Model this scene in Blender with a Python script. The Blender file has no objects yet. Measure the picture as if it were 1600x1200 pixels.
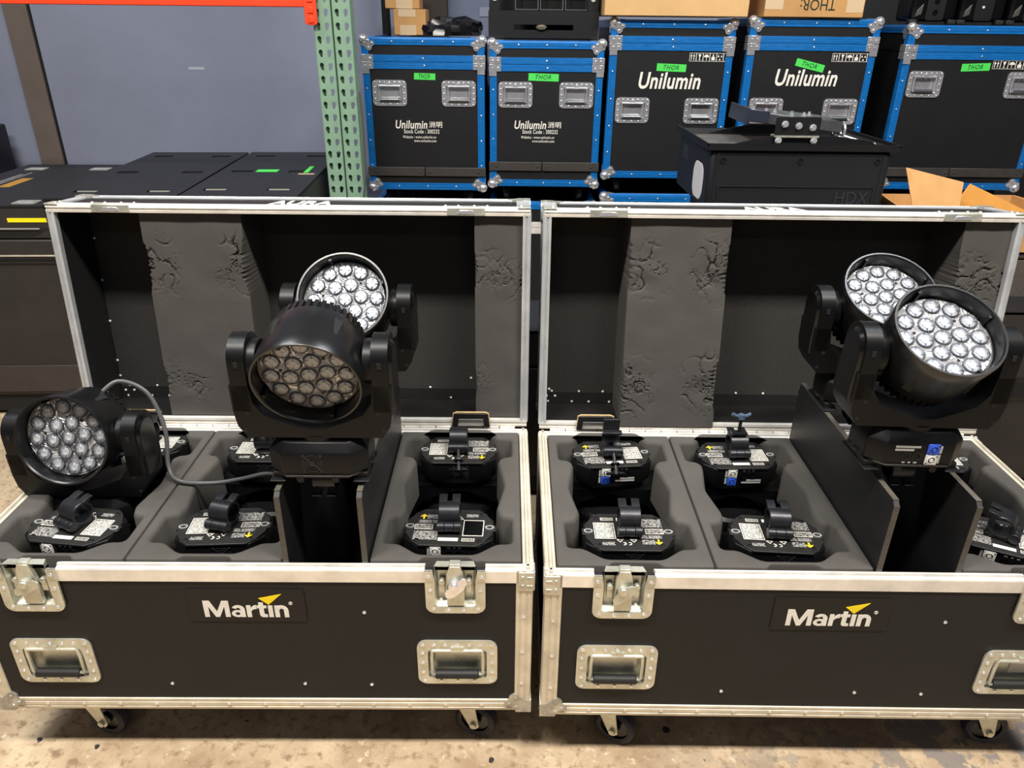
import bpy, bmesh, math, random
from mathutils import Matrix, Vector, Euler
random.seed(7)
PI = math.pi
scene = bpy.context.scene
COL = scene.collection

# ------------------------------------------------------------------ camera
cam_d = bpy.data.cameras.new('camera'); cam = bpy.data.objects.new('camera', cam_d); COL.objects.link(cam)
PITCH, YAW, ROLL = 0.45142, 0.00188, 0.01124
fw = Vector((math.sin(YAW)*math.cos(PITCH), math.cos(YAW)*math.cos(PITCH), -math.sin(PITCH)))
r0 = Vector((math.cos(YAW), -math.sin(YAW), 0)); u0 = r0.cross(fw)
rt = math.cos(ROLL)*r0 + math.sin(ROLL)*u0; up = -math.sin(ROLL)*r0 + math.cos(ROLL)*u0
m3 = Matrix((rt, up, -fw)).transposed()
cam.matrix_world = Matrix.Translation((0, 0, 1.5646)) @ m3.to_4x4()
cam_d.sensor_width = 36; cam_d.lens = 1159.8/1600*36; cam_d.clip_start = .05; cam_d.clip_end = 60
scene.camera = cam

# ------------------------------------------------------------------ world, lamps, exposure
world = bpy.data.worlds.new('warehouse_air'); scene.world = world; world.use_nodes = True
world.node_tree.nodes['Background'].inputs[0].default_value = (.62, .72, 1.0, 1)
world.node_tree.nodes['Background'].inputs[1].default_value = .035
def area(name, loc, target, sx, sy, power, col):
    d = bpy.data.lights.new(name, 'AREA'); d.shape = 'RECTANGLE'; d.size = sx; d.size_y = sy; d.energy = power; d.color = col
    o = bpy.data.objects.new(name, d); COL.objects.link(o); o.location = loc
    o.rotation_euler = (Vector(target)-Vector(loc)).to_track_quat('-Z', 'Y').to_euler(); return o
# linear high-bay fittings hung in rows over the warehouse floor
area('high_bay_lamp', (-1.3, .2, 4.3), (-1.3, .2, 0), 1.6, .35, 165, (1, .95, .88))
area('high_bay_lamp', (1.5, .2, 4.3), (1.5, .2, 0), 1.6, .35, 165, (1, .95, .88))
area('high_bay_lamp', (-2.4, 1.9, 4.6), (-2.4, 1.9, 0), 1.6, .35, 60, (.92, .96, 1))
area('high_bay_lamp', (1.9, 1.9, 4.6), (1.9, 1.9, 0), 1.6, .35, 60, (.92, .96, 1))
area('high_bay_lamp', (-1.3, -3.6, 4.3), (-1.3, -3.6, 0), 1.6, .35, 14, (.97, .97, 1))
area('high_bay_lamp', (1.5, -3.6, 4.3), (1.5, -3.6, 0), 1.6, .35, 14, (.97, .97, 1))
vs = scene.view_settings
vs.view_transform = 'Standard'; vs.look = 'None'; vs.gamma = 1; vs.use_curve_mapping = False; vs.exposure = .5

# ------------------------------------------------------------------ materials
def lin(c):
    f = lambda v: v/12.92 if v <= .04045 else ((v+.055)/1.055)**2.4
    return tuple(f(x/255) for x in c)
MATS = {}
def M(name, col, rough=.5, metal=0., var=None, bump=None, spec=.5, stretch=None, rvar=0, col2=None, coat=0):
    """plain procedural surface: base colour, optional noise tint (scale, amount), optional bump (scale, strength)"""
    if name in MATS: return MATS[name]
    m = bpy.data.materials.new(name); m.use_nodes = True; MATS[name] = m
    nt = m.node_tree; n = nt.nodes; L = nt.links; b = n['Principled BSDF']
    c = lin(col); b.inputs['Base Color'].default_value = (*c, 1); b.inputs['Roughness'].default_value = rough
    b.inputs['Metallic'].default_value = metal; b.inputs['Specular IOR Level'].default_value = spec
    if coat: b.inputs['Coat Weight'].default_value = coat
    tc = n.new('ShaderNodeTexCoord'); src = tc.outputs['Object']
    if stretch:
        mp = n.new('ShaderNodeMapping'); mp.inputs['Scale'].default_value = stretch; L.new(src, mp.inputs[0]); src = mp.outputs[0]
    if var:
        t = n.new('ShaderNodeTexNoise'); t.inputs['Scale'].default_value = var[0]; t.inputs['Detail'].default_value = 6
        t.inputs['Roughness'].default_value = .65; L.new(src, t.inputs['Vector'])
        mx = n.new('ShaderNodeMix'); mx.data_type = 'RGBA'
        rp = n.new('ShaderNodeMapRange'); rp.inputs['From Min'].default_value = .35; rp.inputs['From Max'].default_value = .68
        L.new(t.outputs['Fac'], rp.inputs['Value']); L.new(rp.outputs[0], mx.inputs['Factor'])
        c2 = lin(col2) if col2 else tuple(min(1, x*(1+var[1])) for x in c)
        c1 = c if col2 else tuple(x*(1-var[1]*.5) for x in c)
        mx.inputs['A'].default_value = (*c1, 1); mx.inputs['B'].default_value = (*c2, 1)
        L.new(mx.outputs['Result'], b.inputs['Base Color'])
        if rvar:
            r2 = n.new('ShaderNodeMapRange'); r2.inputs['To Min'].default_value = max(.03, rough-rvar); r2.inputs['To Max'].default_value = min(1, rough+rvar)
            L.new(t.outputs['Fac'], r2.inputs['Value']); L.new(r2.outputs[0], b.inputs['Roughness'])
    if bump:
        t2 = n.new('ShaderNodeTexNoise'); t2.inputs['Scale'].default_value = bump[0]; t2.inputs['Detail'].default_value = 4
        L.new(src, t2.inputs['Vector']); bp = n.new('ShaderNodeBump'); bp.inputs['Strength'].default_value = bump[1]; bp.inputs['Distance'].default_value = .002
        L.new(t2.outputs['Fac'], bp.inputs['Height']); L.new(bp.outputs[0], b.inputs['Normal'])
    return m
def math_node(nt, op, a, b=None):
    k = nt.nodes.new('ShaderNodeMath'); k.operation = op
    for i, v in enumerate((a, b)):
        if v is None: continue
        if hasattr(v, 'links') or hasattr(v, 'is_linked'): nt.links.new(v, k.inputs[i])
        else: k.inputs[i].default_value = v
    return k.outputs[0]

alu = M('mill_aluminium', (232, 228, 220), .34, .45, (9, .22), (60, .06), stretch=(1, 1, 1), rvar=.12)
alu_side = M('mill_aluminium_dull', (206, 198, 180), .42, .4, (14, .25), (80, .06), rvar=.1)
alu_lid = M('cool_aluminium', (196, 198, 200), .36, .5, (10, .2), (60, .06), rvar=.1)
shell = M('head_shell_black', (17, 17, 18), .3, 0, (30, .15), (500, .04), spec=.6)
zinc = M('zinc_plated_steel', (196, 196, 182), .32, .65, (22, .3), (70, .05), rvar=.15)
steel = M('bright_steel', (236, 236, 240), .2, .78, (30, .15))
cornerm = M('worn_corner_steel', (172, 170, 160), .36, .6, (40, .5), (120, .1), rvar=.15)
laminate = M('black_laminate', (29, 28, 28), .55, 0, (5, .18), (420, .16), rvar=.06, spec=.25)
lid_lining = M('black_speckled_lining', (36, 34, 32), .85, 0, (450, 1.4), (500, .3))
inner_black = M('matt_black_board', (13, 13, 14), .7, 0, (30, .2))
ply = M('plywood_edge', (70, 65, 58), .7, 0, (30, .35), stretch=(1, 1, 14))
foam = M('charcoal_foam', (68, 65, 61), .85, 0, (7, .14), (260, .2))
foam_lid = M('dark_grey_foam', (66, 63, 60), .9, 0, (6, .14), (200, .25))
blackplastic = M('satin_black_plastic', (13, 13, 14), .38, 0, (40, .15), (700, .05), spec=.24)
blackgloss = M('gloss_black_plastic', (9, 9, 10), .22, 0)
darkmetal = M('black_powder_coat', (16, 16, 18), .45, .1, (60, .2), (600, .08))
clampm = M('black_anodised_aluminium', (40, 40, 43), .34, .5, (50, .25), (300, .08))
rubber = M('black_rubber', (22, 21, 21), .6, 0, (40, .2))
navyrub = M('navy_rubber_tyre', (26, 28, 42), .6, 0, (40, .2))
white = M('white_print', (226, 222, 212), .6, 0, (90, .12))
yellow = M('yellow_print', (242, 212, 10), .5)
bluec = M('blue_socket_plastic', (44, 86, 196), .4)
whitec = M('white_socket_plastic', (205, 203, 198), .4)
arrowm = M('yellow_arrow_print', (232, 196, 40), .5)
bluetrim = M('blue_coated_aluminium', (16, 106, 178), .36, .2, (22, .25), (90, .05), stretch=(1, 1, 6), rvar=.1)
blacktex = M('black_hex_laminate', (20, 20, 22), .55, 0, (7, .2), (300, .2), spec=.35)
tapeg = M('green_tape', (72, 210, 84), .55)
tapey = M('yellow_tape', (238, 222, 12), .5)
inkm = M('marker_ink', (18, 40, 22), .6)
kraft = M('kraft_cardboard', (186, 140, 86), .8, 0, (6, .14), (160, .1))
kraft2 = M('orange_kraft_cardboard', (192, 134, 58), .8, 0, (6, .14), (160, .1))
papertape = M('paper_tape', (205, 178, 142), .6)
rackg = M('green_rack_enamel', (124, 154, 130), .45, 0, (25, .12), (90, .05))
rackr = M('orange_red_enamel', (238, 66, 30), .42, 0, (20, .12))
wallm = M('grey_wallboard', (126, 131, 150), .8, 0, (3, .07), (120, .05))
bandm = M('taupe_trim_board', (98, 88, 80), .7, 0, (5, .1))
abs_black = M('black_textured_case', (38, 34, 33), .6, 0, (6, .22), (330, .3))
abs_top = M('black_case_top', (22, 22, 24), .48, 0, (5, .22), (250, .12))
gold = M('gold_print', (170, 124, 40), .5)
cablem = M('grey_cable_jacket', (74, 74, 74), .45)
tanwood = M('bare_wood_edge', (176, 148, 104), .7, 0, (60, .2))
brownstrap = M('dark_rubber_strap', (52, 48, 45), .55, 0, (20, .2))
voidm = M('unlit_black', (8, 8, 9), .8)

# glassy lens: thick clear dome over a bright reflector
def lens_mat():
    m = bpy.data.materials.new('clear_lens'); m.use_nodes = True; n = m.node_tree.nodes; L = m.node_tree.links
    out = n['Material Output']; n.remove(n['Principled BSDF'])
    tr = n.new('ShaderNodeBsdfTransparent'); tr.inputs[0].default_value = (.9, .92, .95, 1)
    gl = n.new('ShaderNodeBsdfGlossy'); gl.inputs['Roughness'].default_value = .06
    df = n.new('ShaderNodeBsdfRefraction'); df.inputs['IOR'].default_value = 1.35; df.inputs['Roughness'].default_value = .08
    df.inputs[0].default_value = (.95, .96, 1, 1)
    fr = n.new('ShaderNodeFresnel'); fr.inputs[0].default_value = 1.5
    m1 = n.new('ShaderNodeMixShader'); m1.inputs[0].default_value = .22; L.new(tr.outputs[0], m1.inputs[1]); L.new(df.outputs[0], m1.inputs[2])
    m2 = n.new('ShaderNodeMixShader'); L.new(fr.outputs[0], m2.inputs[0]); L.new(m1.outputs[0], m2.inputs[1]); L.new(gl.outputs[0], m2.inputs[2])
    L.new(m2.outputs[0], out.inputs[0]); return m
lensm = lens_mat()
# ribbed clear moulding between the lenses
def plate_mat():
    m = M('ribbed_reflector_plate', (208, 209, 212), .25, .5)
    nt = m.node_tree; n = nt.nodes; L = nt.links; b = n['Principled BSDF']
    tc = n.new('ShaderNodeTexCoord'); nz = n.new('ShaderNodeTexNoise'); nz.inputs['Scale'].default_value = 28; nz.inputs['Detail'].default_value = 0
    L.new(tc.outputs['Object'], nz.inputs['Vector'])
    s = math_node(nt, 'SINE', math_node(nt, 'MULTIPLY', nz.outputs['Fac'], 90.))
    bp = n.new('ShaderNodeBump'); bp.inputs['Strength'].default_value = .7; bp.inputs['Distance'].default_value = .003
    L.new(s, bp.inputs['Height']); L.new(bp.outputs[0], b.inputs['Normal']); return m
platem = plate_mat()
# rows of tiny printed text
def print_mat(name, ground, ink, pitch=.0042, fill=.62):
    m = M(name, ground, .5); nt = m.node_tree; n = nt.nodes; L = nt.links; b = n['Principled BSDF']
    uv = n.new('ShaderNodeTexCoord'); sp = n.new('ShaderNodeSeparateXYZ'); L.new(uv.outputs['Object'], sp.inputs[0])
    row = math_node(nt, 'FRACT', math_node(nt, 'DIVIDE', sp.outputs['Y'], pitch))
    rowmask = math_node(nt, 'LESS_THAN', row, fill)
    nz = n.new('ShaderNodeTexNoise'); nz.inputs['Scale'].default_value = 520; nz.inputs['Detail'].default_value = 1; L.new(uv.outputs['Object'], nz.inputs['Vector'])
    k = math_node(nt, 'MULTIPLY', rowmask, math_node(nt, 'GREATER_THAN', nz.outputs['Fac'], .47))
    mx = n.new('ShaderNodeMix'); mx.data_type = 'RGBA'; mx.inputs['A'].default_value = (*lin(ground), 1); mx.inputs['B'].default_value = (*lin(ink), 1)
    L.new(k, mx.inputs['Factor']); L.new(mx.outputs['Result'], b.inputs['Base Color']); return m
printdark = print_mat('white_micro_print_on_black', (26, 26, 27), (178, 176, 170))
printlight = print_mat('black_micro_print_on_white', (190, 188, 180), (60, 60, 60), .005, .55)

# stained, patch-painted concrete
def floor_mat():
    m = M('stained_concrete', (198, 178, 148), .75); nt = m.node_tree; n = nt.nodes; L = nt.links; b = n['Principled BSDF']
    tc = n.new('ShaderNodeTexCoord')
    def noise(s, d=8, r=.6):
        t = n.new('ShaderNodeTexNoise'); t.inputs['Scale'].default_value = s; t.inputs['Detail'].default_value = d; t.inputs['Roughness'].default_value = r
        L.new(tc.outputs['Object'], t.inputs['Vector']); return t.outputs['Fac']
    def ramp(f, a, c):
        k = n.new('ShaderNodeMapRange'); k.inputs['From Min'].default_value = a; k.inputs['From Max'].default_value = c; L.new(f, k.inputs['Value']); return k.outputs[0]
    def mix(f, A, B):
        k = n.new('ShaderNodeMix'); k.data_type = 'RGBA'; L.new(f, k.inputs['Factor'])
        for s, v in (('A', A), ('B', B)):
            if isinstance(v, tuple): k.inputs[s].default_value = (*lin(v), 1)
            else: L.new(v, k.inputs[s])
        return k.outputs['Result']
    base = mix(ramp(noise(5), .38, .62), (150, 127, 100), (188, 168, 138))
    base = mix(ramp(noise(38), .52, .66), base, (136, 112, 86)); base = mix(ramp(noise(22, 10, .75), .58, .66), base, (206, 190, 164))
    # worn-off grey coating, in patches towards the right-hand case
    sp = n.new('ShaderNodeSeparateXYZ'); L.new(tc.outputs['Object'], sp.inputs[0])
    sid = ramp(sp.outputs['X'], .25, 1.1)
    pm = math_node(nt, 'MULTIPLY', sid, ramp(noise(9, 10, .68), .5, .53))
    base = mix(pm, base, (122, 114, 108))
    base = mix(ramp(noise(120), .66, .7), base, (84, 70, 58))
    vo = n.new('ShaderNodeTexVoronoi'); vo.inputs['Scale'].default_value = 11; L.new(tc.outputs['Object'], vo.inputs['Vector'])
    nf = noise(45, 4)
    fl = math_node(nt, 'LESS_THAN', math_node(nt, 'ADD', vo.outputs['Distance'], math_node(nt, 'MULTIPLY', nf, .32)), .235)
    base = mix(fl, base, (38, 36, 40))
    L.new(base, b.inputs['Base Color'])
    bp = n.new('ShaderNodeBump'); bp.inputs['Strength'].default_value = .35; bp.inputs['Distance'].default_value = .004
    L.new(noise(60), bp.inputs['Height']); L.new(bp.outputs[0], b.inputs['Normal']); return m
floorm = floor_mat()
print_mat_side = M('side_print_white', (170, 170, 168), .5)

# ------------------------------------------------------------------ mesh helpers
class B:
    """collects shapes and builds them as one mesh object"""
    def __init__(s): s.v = []; s.f = []; s.mi = []
    def add(s, vs, fs, m=0):
        o = len(s.v); s.v += [tuple(v) for v in vs]; s.f += [tuple(i+o for i in f) for f in fs]; s.mi += [m]*len(fs); return s
    def box(s, x0, x1, y0, y1, z0, z1, m=0, T=None):
        vs = [Vector((x, y, z)) for x in (x0, x1) for y in (y0, y1) for z in (z0, z1)]
        if T is not None: vs = [T @ v for v in vs]
        return s.add(vs, [(0, 1, 3, 2), (4, 6, 7, 5), (0, 4, 5, 1), (2, 3, 7, 6), (0, 2, 6, 4), (1, 5, 7, 3)], m)
    def prism(s, poly, a, b, axis='y', m=0, T=None):
        """closed 2-D outline pushed from a to b along an axis"""
        n = len(poly)
        def P(p, t):
            q = {'x': (t, p[0], p[1]), 'y': (p[0], t, p[1]), 'z': (p[0], p[1], t)}[axis]
            return T @ Vector(q) if T is not None else Vector(q)
        vs = [P(p, a) for p in poly]+[P(p, b) for p in poly]
        fs = [tuple(range(n))[::-1], tuple(range(n, 2*n))]+[(i, (i+1) % n, n+(i+1) % n, n+i) for i in range(n)]
        return s.add(vs, fs, m)
    def loft(s, loops, cap0=True, cap1=True, m=0):
        n = len(loops[0]); vs = [p for l in loops for p in l]; fs = []
        for k in range(len(loops)-1):
            for i in range(n): fs.append((k*n+i, k*n+(i+1) % n, (k+1)*n+(i+1) % n, (k+1)*n+i))
        if cap0: fs.append(tuple(range(n))[::-1])
        if cap1: fs.append(tuple((len(loops)-1)*n+i for i in range(n)))
        return s.add(vs, fs, m)
    def cyl(s, p0, p1, r0, r1=None, n=16, m=0, caps=True):
        p0, p1 = Vector(p0), Vector(p1); r1 = r0 if r1 is None else r1
        q = (p1-p0).to_track_quat('Z', 'Y')
        ring = lambda c, r: [c + q @ Vector((r*math.cos(2*PI*i/n), r*math.sin(2*PI*i/n), 0)) for i in range(n)]
        return s.loft([ring(p0, r0), ring(p1, r1)], caps, caps, m)
    def tube(s, pts, r, n=10, m=0):
        pts = [Vector(p) for p in pts]; loops = []
        prev = None
        for i, p in enumerate(pts):
            d = (pts[min(i+1, len(pts)-1)]-pts[max(i-1, 0)]).normalized()
            if prev is None:
                a = d.orthogonal().normalized()
            else: a = (prev - d*prev.dot(d)).normalized()
            prev = a; b = d.cross(a)
            loops.append([p + r*(math.cos(2*PI*k/n)*a+math.sin(2*PI*k/n)*b) for k in range(n)])
        return s.loft(loops, True, True, m)
    def lathe(s, prof, n=48, T=None, m=0, arc=(0, 2*PI)):
        """profile of (radius, height) round the z axis"""
        full = abs(arc[1]-arc[0]-2*PI) < 1e-6; k = n if full else n+1
        vs = []; fs = []
        for r, h in prof:
            for i in range(k):
                a = arc[0]+(arc[1]-arc[0])*i/n; v = Vector((r*math.cos(a), r*math.sin(a), h)); vs.append(T @ v if T is not None else v)
        for j in range(len(prof)-1):
            for i in range(n):
                i2 = (i+1) % k; fs.append((j*k+i, j*k+i2, (j+1)*k+i2, (j+1)*k+i))
        return s.add(vs, fs, m)
    def rivet(s, p, d=(0, -1, 0), r=.004, m=0):
        q = Vector(d).to_track_quat('Z', 'Y').to_matrix().to_4x4(); T = Matrix.Translation(p) @ q
        return s.lathe([(r, 0), (r*.9, r*.4), (r*.5, r*.62), (0, r*.66)], 8, T, m)
    def build(s, name, mats, parent=None, loc=None, rot=None, bev=0, seg=2, smooth=True, ang=35):
        me = bpy.data.meshes.new(name); me.from_pydata(s.v, [], s.f)
        mats = mats if isinstance(mats, (list, tuple)) else [mats]
        for m in mats: me.materials.append(m)
        if len(mats) > 1: me.polygons.foreach_set('material_index', s.mi)
        bm = bmesh.new(); bm.from_mesh(me); bmesh.ops.remove_doubles(bm, verts=bm.verts, dist=1e-6); bmesh.ops.recalc_face_normals(bm, faces=bm.faces); bm.to_mesh(me); bm.free()
        if smooth:
            me.polygons.foreach_set('use_smooth', [True]*len(me.polygons)); me.set_sharp_from_angle(angle=math.radians(ang))
        return put(name, me, parent, loc, rot, bev, seg)
def put(name, me, parent=None, loc=None, rot=None, bev=0, seg=2):
    o = bpy.data.objects.new(name, me); COL.objects.link(o); o.parent = parent
    if loc is not None: o.location = loc
    if rot is not None: o.rotation_euler = rot
    if bev:
        k = o.modifiers.new('edge_bevel', 'BEVEL'); k.width = bev; k.segments = seg; k.limit_method = 'ANGLE'; k.angle_limit = math.radians(35); k.harden_normals = False
    return o
def stuff(o): o['kind'] = 'stuff'; return o
def tag(o, label, cat, group=None):
    o['label'] = label; o['category'] = cat
    if group: o['group'] = group
    return o
def struct(o): o['kind'] = 'structure'; return o
def thing(name, label, cat, loc=(0, 0, 0), rot=(0, 0, 0), group=None):
    o = bpy.data.objects.new(name, None); COL.objects.link(o); o.location = loc; o.rotation_euler = rot; o.empty_display_size = .05
    return tag(o, label, cat, group)
def rrect(x0, x1, y0, y1, r, n=5, corners='abcd'):
    """rounded rectangle outline; corners: a=low-left b=low-right c=up-right d=up-left"""
    out = []
    for k, (cx, cy, a0) in {'a': (x0+r, y0+r, PI), 'b': (x1-r, y0+r, 1.5*PI), 'c': (x1-r, y1-r, 0), 'd': (x0+r, y1-r, .5*PI)}.items():
        if k in corners: out += [(cx+r*math.cos(a0+.5*PI*i/n), cy+r*math.sin(a0+.5*PI*i/n)) for i in range(n+1)]
        else: out.append({'a': (x0, y0), 'b': (x1, y0), 'c': (x1, y1), 'd': (x0, y1)}[k])
    return out
def grid_panel(b, xs, zs, holes, y0, y1, m=0):
    """flat board in the xz plane with rectangular openings"""
    xs = sorted(set(xs+[h[0] for h in holes]+[h[1] for h in holes])); zs = sorted(set(zs+[h[2] for h in holes]+[h[3] for h in holes]))
    for i in range(len(xs)-1):
        for j in range(len(zs)-1):
            cx, cz = (xs[i]+xs[i+1])/2, (zs[j]+zs[j+1])/2
            if any(h[0] < cx < h[1] and h[2] < cz < h[3] for h in holes): continue
            for y in (y0, y1): b.add([(xs[i], y, zs[j]), (xs[i+1], y, zs[j]), (xs[i+1], y, zs[j+1]), (xs[i], y, zs[j+1])], [(0, 1, 2, 3)], m)
    for h in holes:
        x0, x1, z0, z1 = h
        b.add([(x0, y0, z0), (x1, y0, z0), (x1, y0, z1), (x0, y0, z1), (x0, y1, z0), (x1, y1, z0), (x1, y1, z1), (x0, y1, z1)], [(0, 1, 5, 4), (1, 2, 6, 5), (2, 3, 7, 6), (3, 0, 4, 7)], m)
    X0, X1, Z0, Z1 = xs[0], xs[-1], zs[0], zs[-1]
    b.add([(X0, y0, Z0), (X1, y0, Z0), (X1, y0, Z1), (X0, y0, Z1), (X0, y1, Z0), (X1, y1, Z0), (X1, y1, Z1), (X0, y1, Z1)], [(0, 1, 5, 4), (1, 2, 6, 5), (2, 3, 7, 6), (3, 0, 4, 7)], m)
    return b
def ring_frame(b, outer, inner, y0, y1, m=0, axis='y', T=None):
    """flat frame between two outlines of equal point count"""
    n = len(outer)
    def P(p, t):
        q = Vector((p[0], t, p[1])) if axis == 'y' else Vector((p[0], p[1], t))
        return T @ q if T is not None else q
    return b.loft([[P(p, y1) for p in outer], [P(p, y0) for p in outer], [P(p, y0) for p in inner], [P(p, y1) for p in inner]], False, False, m)
TXT = {}
def text_mesh(body, size, bold=0, shear=0, ext=.0004, spacing=1):
    key = (body, size, bold, shear, spacing)
    if key in TXT: return TXT[key]
    c = bpy.data.curves.new('lettering', 'FONT'); c.body = body; c.size = size; c.offset = bold*size; c.shear = shear; c.extrude = ext; c.align_x = 'CENTER'; c.align_y = 'CENTER'; c.space_character = spacing; c.resolution_u = 4
    o = bpy.data.objects.new('lettering', c); COL.objects.link(o)
    dg = bpy.context.evaluated_depsgraph_get(); me = bpy.data.meshes.new_from_object(o.evaluated_get(dg))
    bpy.data.objects.remove(o); bpy.data.curves.remove(c); TXT[key] = me; return me
def lettering(body, size, mat, parent, loc, rot=(PI/2, 0, 0), bold=0, shear=0, width=None, name='lettering', spacing=1):
    me = text_mesh(body, size, bold, shear, spacing=spacing)
    if not me.materials: me.materials.append(mat)
    o = put(name, me, parent, loc, rot)
    if width:
        w = max(v.co.x for v in me.vertices)-min(v.co.x for v in me.vertices); o.scale = (width/w, 1, 1)
    return o

# ------------------------------------------------------------------ the two open flight cases
CW, CD, Z0, ZT, LH = .6, .5895, .15, .5546, .175     # half width, depth, underside, rim, lid depth
PROF = [(-.001, -.001), (.008, -.003), (.009, -.0016), (.012, -.0016), (.013, -.003), (.022, -.003), (.023, -.0016), (.026, -.0016), (.027, -.003), (.033, -.003), (.034, 0), (.034, .0015),
        (.0015, .0015), (.0015, .034), (0, .034), (-.003, .033), (-.003, .027), (-.0016, .026), (-.0016, .023), (-.003, .022), (-.003, .013), (-.0016, .012), (-.0016, .009), (-.003, .008)]
def edge_trim(name, p0, p1, A, Bd, mat, parent, k=1., T=None):
    """grooved angle extrusion along p0-p1; A and Bd point inwards along the two faces it wraps"""
    p0, p1, A, Bd = Vector(p0), Vector(p1), Vector(A), Vector(Bd)
    l = [[q + A*(s*k) + Bd*(t*k) for s, t in PROF] for q in (p0, p1)]
    return B().loft(l).build(name, mat, parent, ang=25)
LOBE = [(-.004, -.004), (.030, -.004), (.034, .006), (.040, .012), (.052, .013), (.058, .020), (.055, .030), (.047, .034), (.045, .044), (.036, .052), (.026, .050), (.019, .040), (.008, .034), (-.004, .031)]
def ball_corner(name, P, dx, dy, dz, parent, mat=None, k=1., rivets=True, lim=.0088, c0=.014):
    """pressed corner: a ball with a lobed wing on each face; dx,dy,dz = inward signs"""
    mat = mat or cornerm
    P = Vector(P); b = B()
    T = Matrix.Translation(P+Vector((dx*c0*k, dy*c0*k, dz*c0*k)))
    b.lathe([(.0215*k*math.sin(a*PI/10), -.0215*k*math.cos(a*PI/10)) for a in range(11)], 16, T)
    # the ball stops inside the board thickness
    b.v = [tuple(P[i]+d_*min((v[i]-P[i])*d_, lim) for i, d_ in enumerate((dx, dy, dz))) for v in b.v]
    b.prism([(P.x+dx*s*k, P.z+dz*t*k) for s, t in LOBE], P.y-dy*.0045, P.y+dy*.001, 'y')
    b.prism([(P.y+dy*s*k, P.z+dz*t*k) for s, t in LOBE], P.x-dx*.0045, P.x+dx*.001, 'x')
    b.prism([(P.x+dx*s*k, P.y+dy*t*k) for s, t in LOBE], P.z-dz*.0045, P.z+dz*.001, 'z')
    if rivets:
        for s, t in ((.046, .022), (.031, .040), (.03, .012)):
            b.rivet((P.x+dx*s*k, P.y-dy*.0045, P.z+dz*t*k), (0, -dy, 0), .0045*k)
    return b.build(name, mat, parent)

def recessed_handle(parent, cx, z0, z1, hw, y, k=1., metal=None, grip=None, pocket=.016, label_plate=False):
    """spring handle: flanged dish, bail and grip, facing -y"""
    metal = metal or zinc; h = z1-z0
    o = rrect(cx-hw, cx+hw, z0, z1, .02*k); i = rrect(cx-hw*.735, cx+hw*.735, z0+h*.14, z1-h*.21, .008*k)
    b = B(); ring_frame(b, o, i, y-.004, y)
    i2 = rrect(cx-hw*.70, cx+hw*.70, z0+h*.17, z1-h*.23, .006*k)
    b.loft([[(p[0], y-.002, p[1]) for p in i], [(p[0], y+pocket, p[1]) for p in i2]], False, True)
    d = b.build('handle_dish', metal, parent)
    bb = B()
    zt, zb = z1-h*.22, z0+h*.235
    bb.cyl((cx-hw*.62, y-.004, zt), (cx+hw*.62, y-.004, zt), .0045*k, n=10)
    for s in (-1, 1): bb.tube([(cx+s*hw*.62, y-.004, zt), (cx+s*hw*.64, y-.003, zt-.3*(zt-zb)), (cx+s*hw*.64, y-.003, zb+.006), (cx+s*hw*.60, y-.003, zb), (cx+s*hw*.5, y-.003, zb)], .0042*k, 8)
    bb.box(cx-hw*.16, cx+hw*.16, y-.0075, y-.003, zt-.004*k, zt+.012*k)
    bb.build('bail', metal, d)
    B().cyl((cx-hw*.56, y-.004, zb), (cx+hw*.53, y-.004, zb), .0105*k, n=14).build('grip', grip or rubber, d, bev=.002)
    rv = B()
    for t in (-.86, -.58, -.3, 0, .3, .58, .86): rv.rivet((cx+hw*t, y-.004, z1-h*.09), r=.0046*k)
    for t in (-.84, -.42, 0, .42, .84): rv.rivet((cx+hw*t, y-.004, z0+h*.075), r=.0042*k)
    for t in (.28, .5, .72):
        for s in (-1, 1): rv.rivet((cx+s*hw*.87, y-.004, z0+h*t), r=.0042*k)
    for t in (-.45, -.15, .15, .45): rv.rivet((cx+hw*t, y+pocket-.0005, z1-h*.30), r=.0042*k)
    stuff(rv.build('rivets', steel, d))
    if label_plate: B().box(cx-.01, cx+.05, y+pocket-.0016, y+pocket-.0004, z0+h*.36, z0+h*.62).build('sticker', printlight, d)
    return d

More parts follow.
